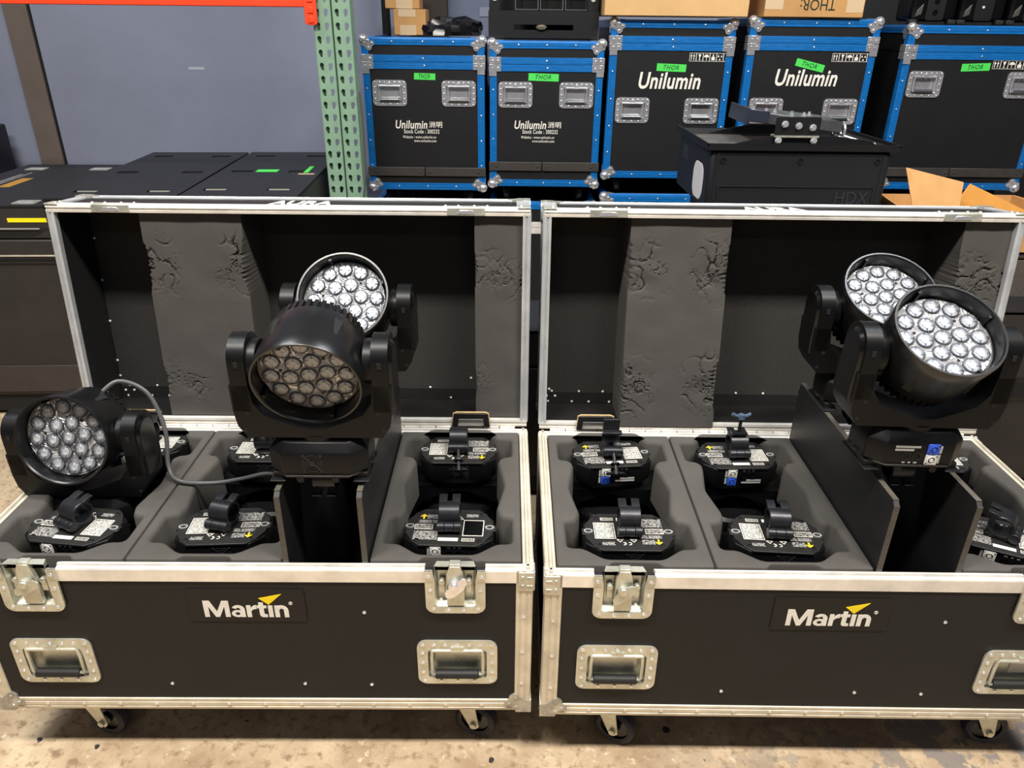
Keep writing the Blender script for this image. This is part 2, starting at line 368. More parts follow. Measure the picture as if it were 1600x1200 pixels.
def butterfly_latch(parent, cx, key=.7):
    y = -.003; z0, zt = .4435, ZT+.001
    arc = [(cx+.0625*1, zt)]
    outer = [(cx-.0625, zt), (cx-.0625, z0+.02)]+[(cx-.0425-.02*math.cos(a*PI/12), z0+.02-.02*math.sin(a*PI/12)) for a in range(1, 6)]+[(cx-.0425, z0), (cx+.0425, z0)]
    outer += [(cx+.0425+.02*math.sin(a*PI/12), z0+.02-.02*math.cos(a*PI/12)) for a in range(1, 6)]+[(cx+.0625, z0+.02), (cx+.0625, zt)]
    inner = [(cx+.046, zt), (cx+.042, zt-.03), (cx+.043, z0+.02), (cx+.039, z0+.016), (cx-.039, z0+.016), (cx-.043, z0+.02), (cx-.042, zt-.03), (cx-.046, zt)]
    b = B(); b.prism(outer+inner, y-.0045, y, 'y')
    # folded dish
    q = [(cx-.043, z0+.016), (cx+.043, z0+.016), (cx+.043, zt+.010), (cx-.043, zt+.010)]; q2 = [(cx-.036, z0+.024), (cx+.036, z0+.024), (cx+.038, zt+.010), (cx-.038, zt+.010)]
    b.loft([[(p[0], y-.001, p[1]) for p in q], [(p[0], y+.016, p[1]) for p in q2]], False, True)
    for s in (-1, 1):
        b.box(min(cx+s*.046, cx+s*.063), max(cx+s*.046, cx+s*.063), y-.0065, y-.003, zt-.024, zt)
    d = b.build('latch', zinc, parent)
    h = B(); h.prism([(cx-.018, z0+.02), (cx+.019, z0+.02), (cx+.019, zt-.03), (cx+.016, zt-.008), (cx+.011, zt+.010), (cx-.011, zt+.010), (cx-.017, zt-.008), (cx-.018, zt-.03)], y-.004, y+.008, 'y')
    h.prism([(cx-.011, zt+.009), (cx+.011, zt+.009), (cx+.011, zt+.015), (cx-.011, zt+.015)], y-.002, y+.014, 'y')
    for s in (-1, 1):
        h.cyl((cx+s*.028, y+.001, zt-.035), (cx+s*.028, y+.013, zt-.035), .007, n=12); h.box(cx+s*.028-.006, cx+s*.028+.006, y+.003, y+.013, zt-.062, zt-.04)
    h.build('latch_hook', zinc, d, bev=.001)
    k = B(); c = Vector((cx-.002, 0, zt-.033)); k.cyl((c.x, y, c.z), (c.x, y-.014, c.z), .0115, n=18); k.cyl((c.x, y-.0135, c.z), (c.x, y-.018, c.z), .009, .008, n=16)
    wing = [(-.034, -.004), (-.03, -.011), (-.012, -.0125), (.012, -.0125), (.024, -.009), (.03, 0), (.024, .009), (.012, .0125), (-.010, .012), (-.028, .006)]
    w = [(c.x+.004+p[0]*math.cos(key)-p[1]*math.sin(key), c.z-.008+p[0]*math.sin(key)+p[1]*math.cos(key)) for p in wing]
    k.prism(w, y-.0135, y-.0105, 'y'); k.build('twist_key', steel if key < 0 else zinc, d, bev=.0007)
    rv = B()
    for s in (-1, 1):
        rv.rivet((cx+s*.0545, y-.0065, zt-.013), r=.0042); rv.rivet((cx+s*.0525, y-.0045, zt-.05), r=.0042); rv.rivet((cx+s*.047, y-.0045, z0+.012), r=.0042); rv.rivet((cx+s*.016, y-.0045, z0+.008), r=.0042)
    stuff(rv.build('rivets', steel, d)); return d

def caster(parent, x, y, ang, zt=Z0, R=.05, w=.034, tyre=None):
    d = B().box(-.05, .05, -.042, .042, zt-.006, zt-.0005).cyl((0, 0, zt-.006), (0, 0, zt-.024), .032, .028, 18).build('caster', zinc, parent, (x, y, 0), (0, 0, ang), bev=.001)
    f = B(); off = .028
    for s in (-1, 1):
        f.prism([(-.026, zt-.022), (.03, zt-.022), (off+.014, R-.004), (off+.006, R-.014), (off-.008, R-.012), (off-.014, R)], s*.022, s*.0255, 'y')
        f.cyl((off, s*.0255, R), (off, s*.032, R), .0085, n=6)
    f.box(-.028, .032, -.0255, .0255, zt-.025, zt-.021)
    f.build('fork', zinc, d, bev=.0008)
    T = Matrix.Translation((off, 0, R)) @ Matrix.Rotation(PI/2, 4, 'X'); hw = w/2
    wv = B(); wv.lathe([(R*.68, -hw*.8), (R*.86, -hw), (R*.97, -hw*.7), (R, 0), (R*.97, hw*.7), (R*.86, hw), (R*.68, hw*.8)], 36, T)
    wl = wv.build('wheel', tyre or navyrub, d)
    hb = B(); hb.lathe([(.0, -hw*.7), (.014, -hw*.8), (R*.3, -hw*.5), (R*.69, -hw*.55), (R*.69, hw*.55), (R*.3, hw*.5), (.014, hw*.8), (0, hw*.7)], 30, T); hb.build('hub', blackgloss, wl)
    return d

def dented_block(name, u0, u1, z0, z1, y0, y1, seed, parent, dents, mat=None, yt=.014):
    """lid foam block whose front face is torn and dented"""
    rnd = random.Random(seed); from mathutils import noise as N
    nx, nz = (88, 190) if u1-u0 > .2 else (48, 190); vs = []; fs = []
    def disp(x, z):
        d = .0015*N.noise(Vector((x*14, z*14, seed)))
        for cx, cz, rr, amp in dents:
            q = math.hypot((x-cx), (z-cz)*.8)/rr
            if q < 1:
                w = (1-q*q)**1.2
                rid = abs(N.noise(Vector((x*27+seed, z*27, seed*1.7)))); rid2 = abs(N.noise(Vector((x*75, z*75+seed, 3.1))))
                d += amp*w*(.22*N.noise(Vector((x*22, z*22, seed+9)))-.7*max(0, 1-rid/.06)*min(1, max(0, .6+2.2*N.noise(Vector((x*13+seed, z*13, 6)))))-.4*max(0, 1-rid2/.06)*(1 if N.noise(Vector((x*18+4, z*18, 2)))>0 else 0))
        return d
    def edge(z, sgn):
        e = 0
        for cx, cz, rr, amp in dents:
            q = abs(z-cz)/(rr*.75)
            near = abs((u0 if sgn < 0 else u1)-cx) < rr*.9
            if q < 1 and near: e += (1-q)**.5*(.004+.034*abs(N.noise(Vector((z*85, seed, sgn)))))*amp/.012
        return e
    for j in range(nz+1):
        z = z0+(z1-z0)*j/nz; a = u0+edge(z, -1); c = u1-edge(z, 1)
        for i in range(nx+1):
            x = a+(c-a)*i/nx; vs.append((x, y0+(yt-y0)*(z-z0)/(z1-z0)-disp(x, z), z))
    for j in range(nz):
        for i in range(nx): k = j*(nx+1)+i; fs.append((k, k+1, k+nx+2, k+nx+1))
    b = B(); b.add(vs, fs)
    # sides
    lo = [vs[j*(nx+1)] for j in range(nz+1)]; hi = [vs[j*(nx+1)+nx] for j in range(nz+1)]
    for side, xx in ((lo, u0), (hi, u1)):
        back = [(xx if y0+.03 < y1 else p[0], y1, p[2]) for p in side]; mid = [(p[0]*.12+xx*.88, y0+.022, p[2]) for p in side]
        for A, Bq in ((side, mid), (mid, back)):
            b.add(A+Bq, [(j, j+1, nz+2+j, nz+1+j) for j in range(nz)])
    for j, zz in ((0, z0), (nz, z1)):
        row = vs[j*(nx+1):(j+1)*(nx+1)]; bk = [(p[0], y1, p[2]) for p in row]
        b.add(row+bk, [(i, i+1, nx+2+i, nx+1+i) for i in range(nx)])
    return b.build(name, mat or foam_lid, parent, ang=60)

def arc_band(cx, cz, ro, rz, ri, riz, a0, a1, n=14):
    o = [(cx+ro*math.cos(a0+(a1-a0)*k/n), cz+rz*math.sin(a0+(a1-a0)*k/n)) for k in range(n+1)]
    return o+[(cx+ri*math.cos(a0+(a1-a0)*k/n), cz+riz*math.sin(a0+(a1-a0)*k/n)) for k in range(n, -1, -1)]
def logo_word(parent):
    # heavy grotesque letters drawn as outlines, one object per letter
    letters = [
        (0, [[(0, 0), (0, 1.38), (.46, 1.38), (.875, .47), (1.29, 1.38), (1.75, 1.38), (1.75, 0), (1.42, 0), (1.42, .90), (1.01, 0), (.74, 0), (.33, .90), (.33, 0)]]),
        (1.86, [arc_band(.42, .30, .42, .31, .16, .12, 0, 2*PI, 24), [(.62, 0), (.93, 0), (.93, .66), (.62, .66)], arc_band(.48, .64, .45, .37, .14, .16, 0, .87*PI)]),
        (2.91, [[(0, 0), (.31, 0), (.31, .46), (.37, .58), (.52, .68), (.70, .69), (.70, 1.02), (.56, 1.01), (.40, .90), (.31, .76), (.31, 1), (0, 1)]]),
        (3.64, [[(.14, .28), (.17, .10), (.30, 0), (.66, 0), (.66, .23), (.52, .23), (.46, .30), (.46, .77), (.66, .77), (.66, 1), (.46, 1), (.46, 1.25), (.14, 1.25), (.14, 1), (0, 1), (0, .77), (.14, .77)]]),
        (4.40, [[(0, 0), (.31, 0), (.31, 1), (0, 1)]]),
        (4.83, [[(0, 0), (.31, 0), (.31, 1), (0, 1)], arc_band(.48, .56, .46, .46, .16, .18, 0, PI), [(.63, 0), (.94, 0), (.94, .57), (.63, .57)]])]
    sx, sz = .178/5.77, .0318
    for x, polys in letters:
        b = B()
        for i, p in enumerate(polys):
            if len(p) == 50:      # closed bowl
                b.loft([[(-.092+(x+q[0])*sx, -.0026, .426+q[1]*sz) for q in p[:25]], [(-.092+(x+q[0])*sx, -.0026, .426+q[1]*sz) for q in p[25:][::-1]]], False, False)
            else: b.prism([(-.092+(x+q[0])*sx, .426+q[1]*sz) for q in p], -.0026-.00002*i, -.0021, 'y')
        b.build('logo_letter', white, parent, smooth=False)
def flight_case(label, ox, oy, yaw, tilt, seed, group, foam_low, keys, caster_ang):
    c = thing('flight_case', label, 'flight case', (ox, oy, 0), (0, 0, yaw), group)
    # boards -----------------------------------------------------------
    HX, LX = .44, .44
    hl = [(s*HX-.066, s*HX+.066, .250, .338) for s in (-1, 1)]+[(s*LX-.044, s*LX+.044, .4575, ZT-.002) for s in (-1, 1)]
    grid_panel(B(), [-.597, .597], [Z0+.002, ZT-.002], hl, 0, .010).build('front_panel', laminate, c, smooth=False)
    B().box(-.597, .597, CD-.010, CD-.001, Z0+.002, ZT-.002).build('back_panel', laminate, c)
    for s in (-1, 1): B().box(min(s*.5985, s*.589), max(s*.5985, s*.589), .010, CD-.01, Z0+.002, ZT-.002).build('side_panel', laminate, c)
    B().box(-.589, .589, .01, CD-.01, Z0+.001, Z0+.012).build('floor_panel', inner_black, c)
    # corner and lower extrusions --------------------------------------
    for s in (-1, 1):
        for y, dy in ((0, 1), (CD, -1)):
            edge_trim('corner_extrusion', (s*CW, y, Z0+.03), (s*CW, y, ZT-.001), (-s, 0, 0), (0, dy, 0), alu_side, c)
            ball_corner('ball_corner', (s*CW, y, Z0), -s, dy, 1, c)
        edge_trim('lower_extrusion', (s*CW, .03, Z0), (s*CW, CD-.03, Z0), (0, 0, 1), (-s, 0, 0), alu_side, c)
    for y, dy in ((0, 1), (CD, -1)): edge_trim('lower_extrusion', (-CW+.03, y, Z0), (CW-.03, y, Z0), (0, 0, 1), (0, dy, 0), alu_side, c)
    # rim --------------------------------------------------------------
    RP = [(-.003, -.033), (-.003, -.004), (-.001, -.001), (.005, 0), (.007, .005), (.012, .005), (.014, 0), (.020, -.001), (.021, -.012), (.012, -.014), (.012, -.033)]
    for a, b_ in ((-.6, -.5025), (-.3775, .3775), (.5025, .6)): B().prism([(p[0], ZT+p[1]) for p in RP], a, b_, 'x').build('rim_extrusion', alu, c, ang=25)
    B().prism([(CD-p[0], ZT+p[1]) for p in RP], -.6, .6, 'x').build('rim_extrusion', alu, c, ang=25)
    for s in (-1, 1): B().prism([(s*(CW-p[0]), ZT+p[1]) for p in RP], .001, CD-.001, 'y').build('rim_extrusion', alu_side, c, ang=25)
    for s in (-1, 1):
        b = B(); b.box(min(s*.603, s*.571), max(s*.603, s*.571), -.0055, .012, ZT-.052, ZT-.004); b.box(min(s*.6055, s*.596), max(s*.6055, s*.596), -.003, .03, ZT-.052, ZT-.004)
        for z in (ZT-.016, ZT-.038): b.rivet((s*.580, -.0055, z), r=.0044); b.box(min(s*.588, s*.601), max(s*.588, s*.601), -.0072, -.005, z-.002, z+.002)
        b.build('corner_bracket', zinc, c, bev=.001)
    # front hardware ---------------------------------------------------
    for s in (-1, 1): recessed_handle(c, s*HX, .235, .362, .0875, -.0005, label_plate=(seed == 2 and s == 1))
    for s, k in zip((-1, 1), keys): butterfly_latch(c, s*LX, k)
    rv = B()
    for i in range(-6, 7): rv.rivet((i*.082, -.003, Z0+.018), r=.004)
    for s in (-1, 1):
        for z in (.235, .33, .43): rv.rivet((s*.582, -.003, z), r=.004)
    for x, z in ((.245, .438), (.097, .229), (.246, .227), (-.2, .228)): rv.rivet((x, 0, z), r=.0042)
    stuff(rv.build('rivets', steel, c))
    pl = B().prism(rrect(-.123, .123, .414, .500, .003), -.0022, 0, 'y').build('logo_plate', M('logo_plate_vinyl', (27, 25, 24), .45, spec=.25), c)
    if 1:
        for x, z in ((-.117, .494), (.117, .494), (-.117, .420), (.117, .420)):
            stuff(B().rivet((x, -.0022, z), r=.0028).build('screw', darkmetal, pl))
        logo_word(pl)
        B().prism([(.027, .4775), (.0755, .489), (.0462, .4605)], -.0030, -.0022, 'y').build('logo_triangle', yellow, pl)
        lettering('\u00ae', .011, white, pl, (.0925, -.0026, .4635), name='logo_mark')
    for (x, y), a in zip(((-.44, .072), (.45, .072), (-.45, .5), (.45, .5)), caster_ang): caster(c, x, y, a)
    # dividers ---------------------------------------------------------
    for x in (.088, .252):
        out = [(.022, Z0+.012), (.022, .715), (.032, .725), (.560, .725), (.568, .70), (.568, Z0+.012)]
        d = B().prism(out, x-.0055, x+.0055, 'x').build('divider', [M('divider_laminate', (26, 26, 27), .45, 0, (12, .2))], c)
        B().box(x-.0057, x+.0057, .0205, .0222, Z0+.02, .716).box(x-.0057, x+.0057, .03, .561, .7246, .7258).build('divider_edge', ply, d)
    # hinge ------------------------------------------------------------
    hb = B(); n = 26
    for i in range(n):
        a = -.57+i*1.14/n; hb.cyl((a, CD+.001, ZT+.005), (a+1.14/n*.94, CD+.001, ZT+.005), .0042, n=10)
    hb.build('piano_hinge', alu, c)
    # lid --------------------------------------------------------------
    sh = B(); sh.box(-.597, .597, LH-.009, LH, .002, CD-.002)
    for s in (-1, 1): sh.box(min(s*.588, s*.598), max(s*.588, s*.598), .004, LH-.004, .003, CD-.003)
    sh.box(-.59, .59, .004, LH-.004, .003, .012); sh.box(-.59, .59, .004, LH-.004, CD-.012, CD-.002)
    lid = sh.build('lid', laminate, c, (0, CD+.001, ZT+.010), (-tilt, 0, 0))
    lz = CD
    LP = [(0, -.001), (.006, -.003), (.007, .001), (.011, .001), (.012, -.003), (.018, -.002), (.018, .014), (.0105, .014), (.0105, .019), (-.003, .019), (-.003, .002)]   # inward, backward
    for a, b_ in ((-.6, -.487), (-.393, .393), (.487, .6)): B().prism([(p[1], lz-p[0]) for p in LP], a, b_, 'x').build('lid_rim', alu, lid, ang=25)
    B().prism([(p[1], p[0]) for p in LP], -.6, .6, 'x').build('lid_rim', alu, lid, ang=25)
    for s in (-1, 1): B().prism([(s*(CW-p[0]), p[1]) for p in LP], .012, lz-.012, 'z').build('lid_rim', alu_lid, lid, ang=25)
    for zz, dz in ((lz, -1), (0, 1)):
        edge_trim('lid_extrusion', (-CW+.02, LH, zz), (CW-.02, LH, zz), (0, -1, 0), (0, 0, dz), alu_lid, lid)
        for s in (-1, 1):
            ball_corner('ball_corner', (s*CW, LH, zz), -s, -1, dz, lid, k=.95)
            if dz < 0: edge_trim('lid_extrusion', (s*CW, .02, zz), (s*CW, LH-.02, zz), (-s, 0, 0), (0, 0, dz), alu_lid, lid)
    for s in (-1, 1): edge_trim('lid_extrusion', (s*CW, LH, .02), (s*CW, LH, lz-.02), (-s, 0, 0), (0, -1, 0), alu_lid, lid)
    for s in (-1, 1):
        b = B(); b.box(s*.585-.016, s*.585+.016, -.004, .038, lz, lz+.004)
        for yy in (.008, .028): b.rivet((s*.578, yy, lz+.004), (0, 0, 1), .0042)
        b.build('corner_bracket', zinc, lid, bev=.001)
        g = B(); x = s*.44
        g.prism([(x-.047, lz-.018), (x+.047, lz-.018), (x+.047, lz+.002), (x-.047, lz+.002)], -.004, .012, 'y')
        g.box(x-.060, x+.060, .006, .026, lz, lz+.0035)
        for t in (-.052, -.02, .02, .052): g.rivet((x+t, .017, lz+.0035), (0, 0, 1), .0045)
        k = g.build('latch_catch', zinc, lid, bev=.0015)
        B().prism([(x-.022, lz-.014), (x+.022, lz-.014), (x+.017, lz-.004), (x-.017, lz-.004)], -.0055, -.0035, 'y').build('catch_slot', steel, k, bev=.001)
        # arched keeper at the hinge side
        a = B(); x2 = s*.447
        ring_frame(a, [(x2-.052, .0), (x2-.047, .040), (x2+.047, .040), (x2+.052, .0)], [(x2-.036, .0), (x2-.034, .024), (x2+.034, .024), (x2+.036, .0)], -.012, -.003)
        k2 = a.build('hinge_keeper', darkmetal, lid, bev=.0015)
        B().tube([(x2-.050, -.008, .006), (x2-.047, -.008, .040), (x2-.04, -.008, .0425), (x2+.04, -.008, .0425), (x2+.047, -.008, .040), (x2+.050, -.008, .006)], .0028, 6).build('keeper_wood_edge', tanwood, k2)
    # lining, foam
    B().box(-.585, .585, LH-.0125, LH-.0092, .045, CD-.014).build('lining', lid_lining, lid)
    B().box(-.586, .586, LH-.0127, LH-.009, .0125, .044).build('lining_strip', inner_black, lid)
    for s in (-1, 1): B().box(min(s*.5878, s*.585), max(s*.5878, s*.585), .02, LH-.013, .0125, CD-.0125).build('side_lining', inner_black, lid)
    if seed == 1:
        da = [(-.355, .43, .085, .013), (-.145, .43, .085, .013), (-.36, .12, .06, .010), (-.30, .10, .05, .008), (-.15, .47, .05, .010)]
        db = [(.50, .43, .06, .010), (.475, .12, .05, .008), (.55, .40, .06, .008)]
    else:
        da = [(-.355, .45, .08, .014), (-.15, .44, .085, .015), (-.355, .12, .085, .014), (-.15, .13, .09, .015), (-.31, .42, .06, .010)]
        db = [(.50, .44, .07, .012), (.54, .41, .06, .009)]
    dented_block('lid_foam', -.380, -.126, .020 if not foam_low else .010, CD-.013, .014 if not foam_low else -.006, LH-.010, seed, lid, da, yt=.014)
    dented_block('lid_foam', .460, .5855, .020, CD-.013, .014, LH-.010, seed+5, lid, db)
    rv = B()
    for z in (.08, .127, .245, .363, .479, .55): rv.rivet((-.583, LH-.0135, z), r=.0036); rv.rivet((.44, LH-.0135, z), r=.0036) if z < .1 else None
    for x in (-.56, -.48, -.41, -.02, .06, .2, .32): rv.rivet((x, LH-.0135, .05), r=.0036)
    for x in (-.57, -.5, -.45, -.39, .38, .5): rv.rivet((x, LH-.0135, .018), r=.0034)
    for x, z in ((-.575, .035), (-.568, .056), (-.55, .035)): rv.rivet((x, LH-.0135, z), r=.0038)
    stuff(rv.build('rivets', white, lid))
    lettering('AURA', .095, white, lid, (.012 if seed == 1 else -.006, .084, CD-.0014), (0, 0, 0), bold=.03, width=.16, name='lid_lettering')
    return c
L_CASE = (-.5508, 1.2034, .00743, .0859); R_CASE = (.6773, 1.1942, -.00402, .109)
case_L = flight_case('left of two open black flight cases with silver edges, full of lamps', *L_CASE, 1, 'open lighting flight cases', False, (.45, -2.35), (-.22, -.30, 2.4, .4))
case_R = flight_case('right of two open black flight cases with silver edges, cut by the border', *R_CASE, 2, 'open lighting flight cases', True, (.75, .6), (-.5, -.08, .3, 2.2))

# ------------------------------------------------------------------ moulded foam trays inside the cases
def cpos(C, u, v, w):
    ox, oy, a, _ = C
    return (ox+math.cos(a)*u-math.sin(a)*v, oy+math.sin(a)*u+math.cos(a)*v, w)
HALF = [(.072, .569), (.10, .531), (.138, .531), (.138, .441), (.116, .439), (.102, .42), (.12, .31), (.102, .208), (.114, .177), (.138, .176), (.138, .084), (.105, .084), (.06, .048)]
def offset_poly(p, d):
    out = []; n = len(p)
    for i in range(n):
        a, b, c = Vector(p[i-1]), Vector(p[i]), Vector(p[(i+1) % n])
        e1 = (b-a).normalized(); e2 = (c-b).normalized(); n1 = Vector((e1.y, -e1.x)); n2 = Vector((e2.y, -e2.x)); m = (n1+n2)
        if m.length < 1e-6: m = n1
        m.normalize(); k = d/max(.45, m.dot(n1)); out.append((b.x+m.x*k, b.y+m.y*k))
    return out
def round_corners(p, r, n=3):
    out = []; N = len(p)
    for i in range(N):
        a, b, c = Vector(p[i-1]), Vector(p[i]), Vector(p[(i+1) % N]); q = min(r, (a-b).length*.45, (c-b).length*.45)
        s, e = b+(a-b).normalized()*q, b+(c-b).normalized()*q
        for k in range(n+1):
            t = k/n; out.append(tuple((1-t)**2*s+2*t*(1-t)*b+t*t*e))
    return out
def foam_tray(label, C, u0, u1):
    cu = (u0+u1)/2; w = (u1-u0)/2; T = ZT+.004; dep = .105
    hole = [(x, y) for x, y in HALF]+[(-x, y) for x, y in HALF[::-1]]          # clockwise
    hole = round_corners(hole[::-1], .012)                                     # counter-clockwise
    o = [(-w, .022), (-.056, .022), (-.048, .034), (.048, .034), (.056, .022), (w, .022), (w, .568), (-w, .568)]
    o = round_corners(o, .006, 2)
    t = thing('foam_tray', label, 'foam insert', cpos(C, cu, 0, T-dep), (0, 0, C[2]), 'moulded foam trays')
    bm = bmesh.new()
    def loop(pts, z): return [bm.verts.new((p[0], p[1], z)) for p in pts]
    def band(a, b):
        for i in range(len(a)): bm.faces.new((a[i], a[(i+1) % len(a)], b[(i+1) % len(b)], b[i]))
    hl = [loop(offset_poly(hole, .009), dep), loop(offset_poly(hole, .004), dep-.0025), loop(hole, dep-.011), loop(offset_poly(hole, -.002), 0)]
    ol = [loop(offset_poly(o, -.007), dep), loop(offset_poly(o, -.002), dep-.002), loop(o, dep-.008), loop(o, 0)]
    for L_ in (hl, ol):
        for i in range(3): band(L_[i], L_[i+1])
    es = []
    for l in (hl[0], ol[0]):
        for i in range(len(l)): es.append(bm.edges.get((l[i], l[(i+1) % len(l)])))
    bmesh.ops.triangle_fill(bm, edges=es, use_beauty=True); bmesh.ops.recalc_face_normals(bm, faces=bm.faces)
    me = bpy.data.meshes.new('tray_moulding'); bm.to_mesh(me); bm.free(); me.materials.append(foam)
    me.polygons.foreach_set('use_smooth', [True]*len(me.polygons)); me.set_sharp_from_angle(angle=math.radians(40))
    put('tray_moulding', me, t)
    # lower ledge that carries the lamps
    B().box(-w, w, .025, .565, -.235, -.225).build('tray_floor', M('foam_floor_dark', (40, 39, 38), .9), t)
    for s in (-1, 1): B().prism([(s*.075, .47), (s*(w-.004), .47), (s*(w-.004), .565), (s*.075, .565)], -.06, -.004, 'z').build('ledge', foam, t, bev=.004)
    return t
FT = []
for C, nm in ((L_CASE, 'left'), (R_CASE, 'right')):
    for u0, u1, d in ((-.578, -.2495, 'leftmost'), (-.2475, .080, 'middle'), (.260, .578, 'rightmost')):
        txt = {('left', 'leftmost'): 'dark grey foam tray at the left end, under the far-left lamp',
               ('left', 'middle'): 'dark grey foam tray left of the lamp slot in the left flight case',
               ('left', 'rightmost'): 'dark grey foam tray right of the lamp slot in the left flight case',
               ('right', 'leftmost'): 'dark grey foam tray at the left end of the right flight case',
               ('right', 'middle'): 'dark grey foam tray beside the lamp slot, middle of the right flight case',
               ('right', 'rightmost'): 'dark grey foam tray right of the lamp slot, at the picture\'s right border'}[(nm, d)]
        foam_tray(txt, C, u0, u1)

# ------------------------------------------------------------------ moving-head lamps
PIV = .221
def octo(hx, hy, cx, cy): return [(-hx, -hy+cy), (-hx+cx, -hy), (hx-cx, -hy), (hx, -hy+cy), (hx, hy-cy), (hx-cx, hy), (-hx+cx, hy), (-hx, hy-cy)]
def FL(b): return Matrix.Rotation(PI, 4, 'X')
def label_quad(name, x0, x1, y0, y1, mat, parent, z=.0046):
    """print on the underside plate; x,y as seen when the lamp stands on its head"""
    me = B().box(x0, x1, y0, y1, z-.0004, z).build(name, mat, parent, rot=(PI, 0, 0)); return me
def frame_quad(b, x0, x1, y0, y1, t=.0011, z=.0048):
    ring_frame(b, [(x0, y0), (x1, y0), (x1, y1), (x0, y1)], [(x0+t, y0+t), (x1-t, y0+t), (x1-t, y1-t), (x0+t, y1-t)], z-.0004, z, axis='z')
def make_clamp(parent, kind, yaw=0):
    R = Matrix.Rotation(yaw, 4, 'Z')
    rot = (PI, 0, yaw) if False else (Matrix.Rotation(PI, 4, 'X') @ R).to_euler()
    cy, cz, ri, ro, hw = .008, .037, .0205, .0265, .0235
    b = B(); b.box(-.021, .021, -.012, .028, .0042, .016); b.box(-.016, .016, -.02, .034, .0042, .011)
    d = b.build('clamp', clampm, parent, rot=rot, bev=.002)
    Tx = Matrix.Translation((0, cy, cz)) @ Matrix.Rotation(PI/2, 4, 'Y')
    a0 = (0.0, 2*PI) if kind != 'open' else (1.35*PI, 2.5*PI)
    r = B(); prof = [(ri, -hw), (ro-.0015, -hw), (ro, -hw+.0015), (ro, hw-.0015), (ro-.0015, hw), (ri, hw), (ri, -hw)]
    r.lathe(prof, 32, Tx, arc=(0, 2*PI) if kind != 'open' else (0, PI*1.05))
    r.build('clamp_ring', clampm, d)
    h = B(); yh, zh = cy-.029, .0205
    for x0, x1, rr in ((-.0265, -.011, .0118), (-.0105, .0105, .0112), (.011, .0265, .0118)): h.cyl((x0, yh, zh), (x1, yh, zh), rr, n=20)
    h.build('clamp_hinge', clampm, d, bev=.0008)
    if kind in ('closed', 'up'):
        f = B()
        for x0, x1 in ((-.0235, -.0055), (.0055, .0235)): f.prism([(cy+.006, cz+.0255), (cy+.018, cz+.019), (cy+.026, cz+.026), (cy+.032, cz+.026), (cy+.032, cz+.0295), (cy+.024, cz+.0305)], x0, x1, 'x')
        f.build('clamp_fork', clampm, d, bev=.0006)
    if kind == 'open':
        f = B(); f.box(-.022, .022, cy+.022, cy+.030, cz-.012, cz+.052); f.box(-.024, .024, cy-.012, cy+.006, cz+.024, cz+.031); f.build('clamp_arm', clampm, d, bev=.0015)
    if kind in ('rod', 'open'):
        s = B(); s.cyl((0, cy-.028, cz-.004), (.004, cy-.082, cz-.038), .0045, n=10); s.cyl((-.024, cy-.034, cz-.010), (.024, cy-.034, cz-.010), .0105, n=16)
        s.cyl((.003, cy-.066, cz-.028), (.0032, cy-.069, cz-.030), .012, n=16); rd = s.build('clamp_bolt', clampm, d)
        w = B(); p = Vector((.004, cy-.084, cz-.040)); w.cyl(p, p+Vector((0, -.010, -.006)), .0085, n=12)
        for q in (-1, 1): w.tube([p+Vector((q*.005, -.004, -.003)), p+Vector((q*.016, -.004, -.004)), p+Vector((q*.023, -.001, -.007))], .0042, 8)
        w.build('wing_nut', blackplastic, rd)
    if kind == 'up':
        s = B(); s.cyl((-.002, cy-.006, cz+.02), (-.002, cy-.006, cz+.075), .0045, n=10); s.box(-.022, .018, cy-.016, cy+.004, cz+.030, cz+.036); rd = s.build('clamp_bolt', clampm, d)
        w = B(); p = Vector((-.002, cy-.006, cz+.075)); w.cyl(p, p+Vector((0, 0, .012)), .0095, .008, n=12)
        for q in (-1, 1): w.tube([p+Vector((q*.005, 0, .006)), p+Vector((q*.017, 0, .009)), p+Vector((q*.024, 0, .014))], .0048, 8)
        w.build('wing_nut', M('slate_blue_plastic', (70, 82, 104), .4), rd)
    return d
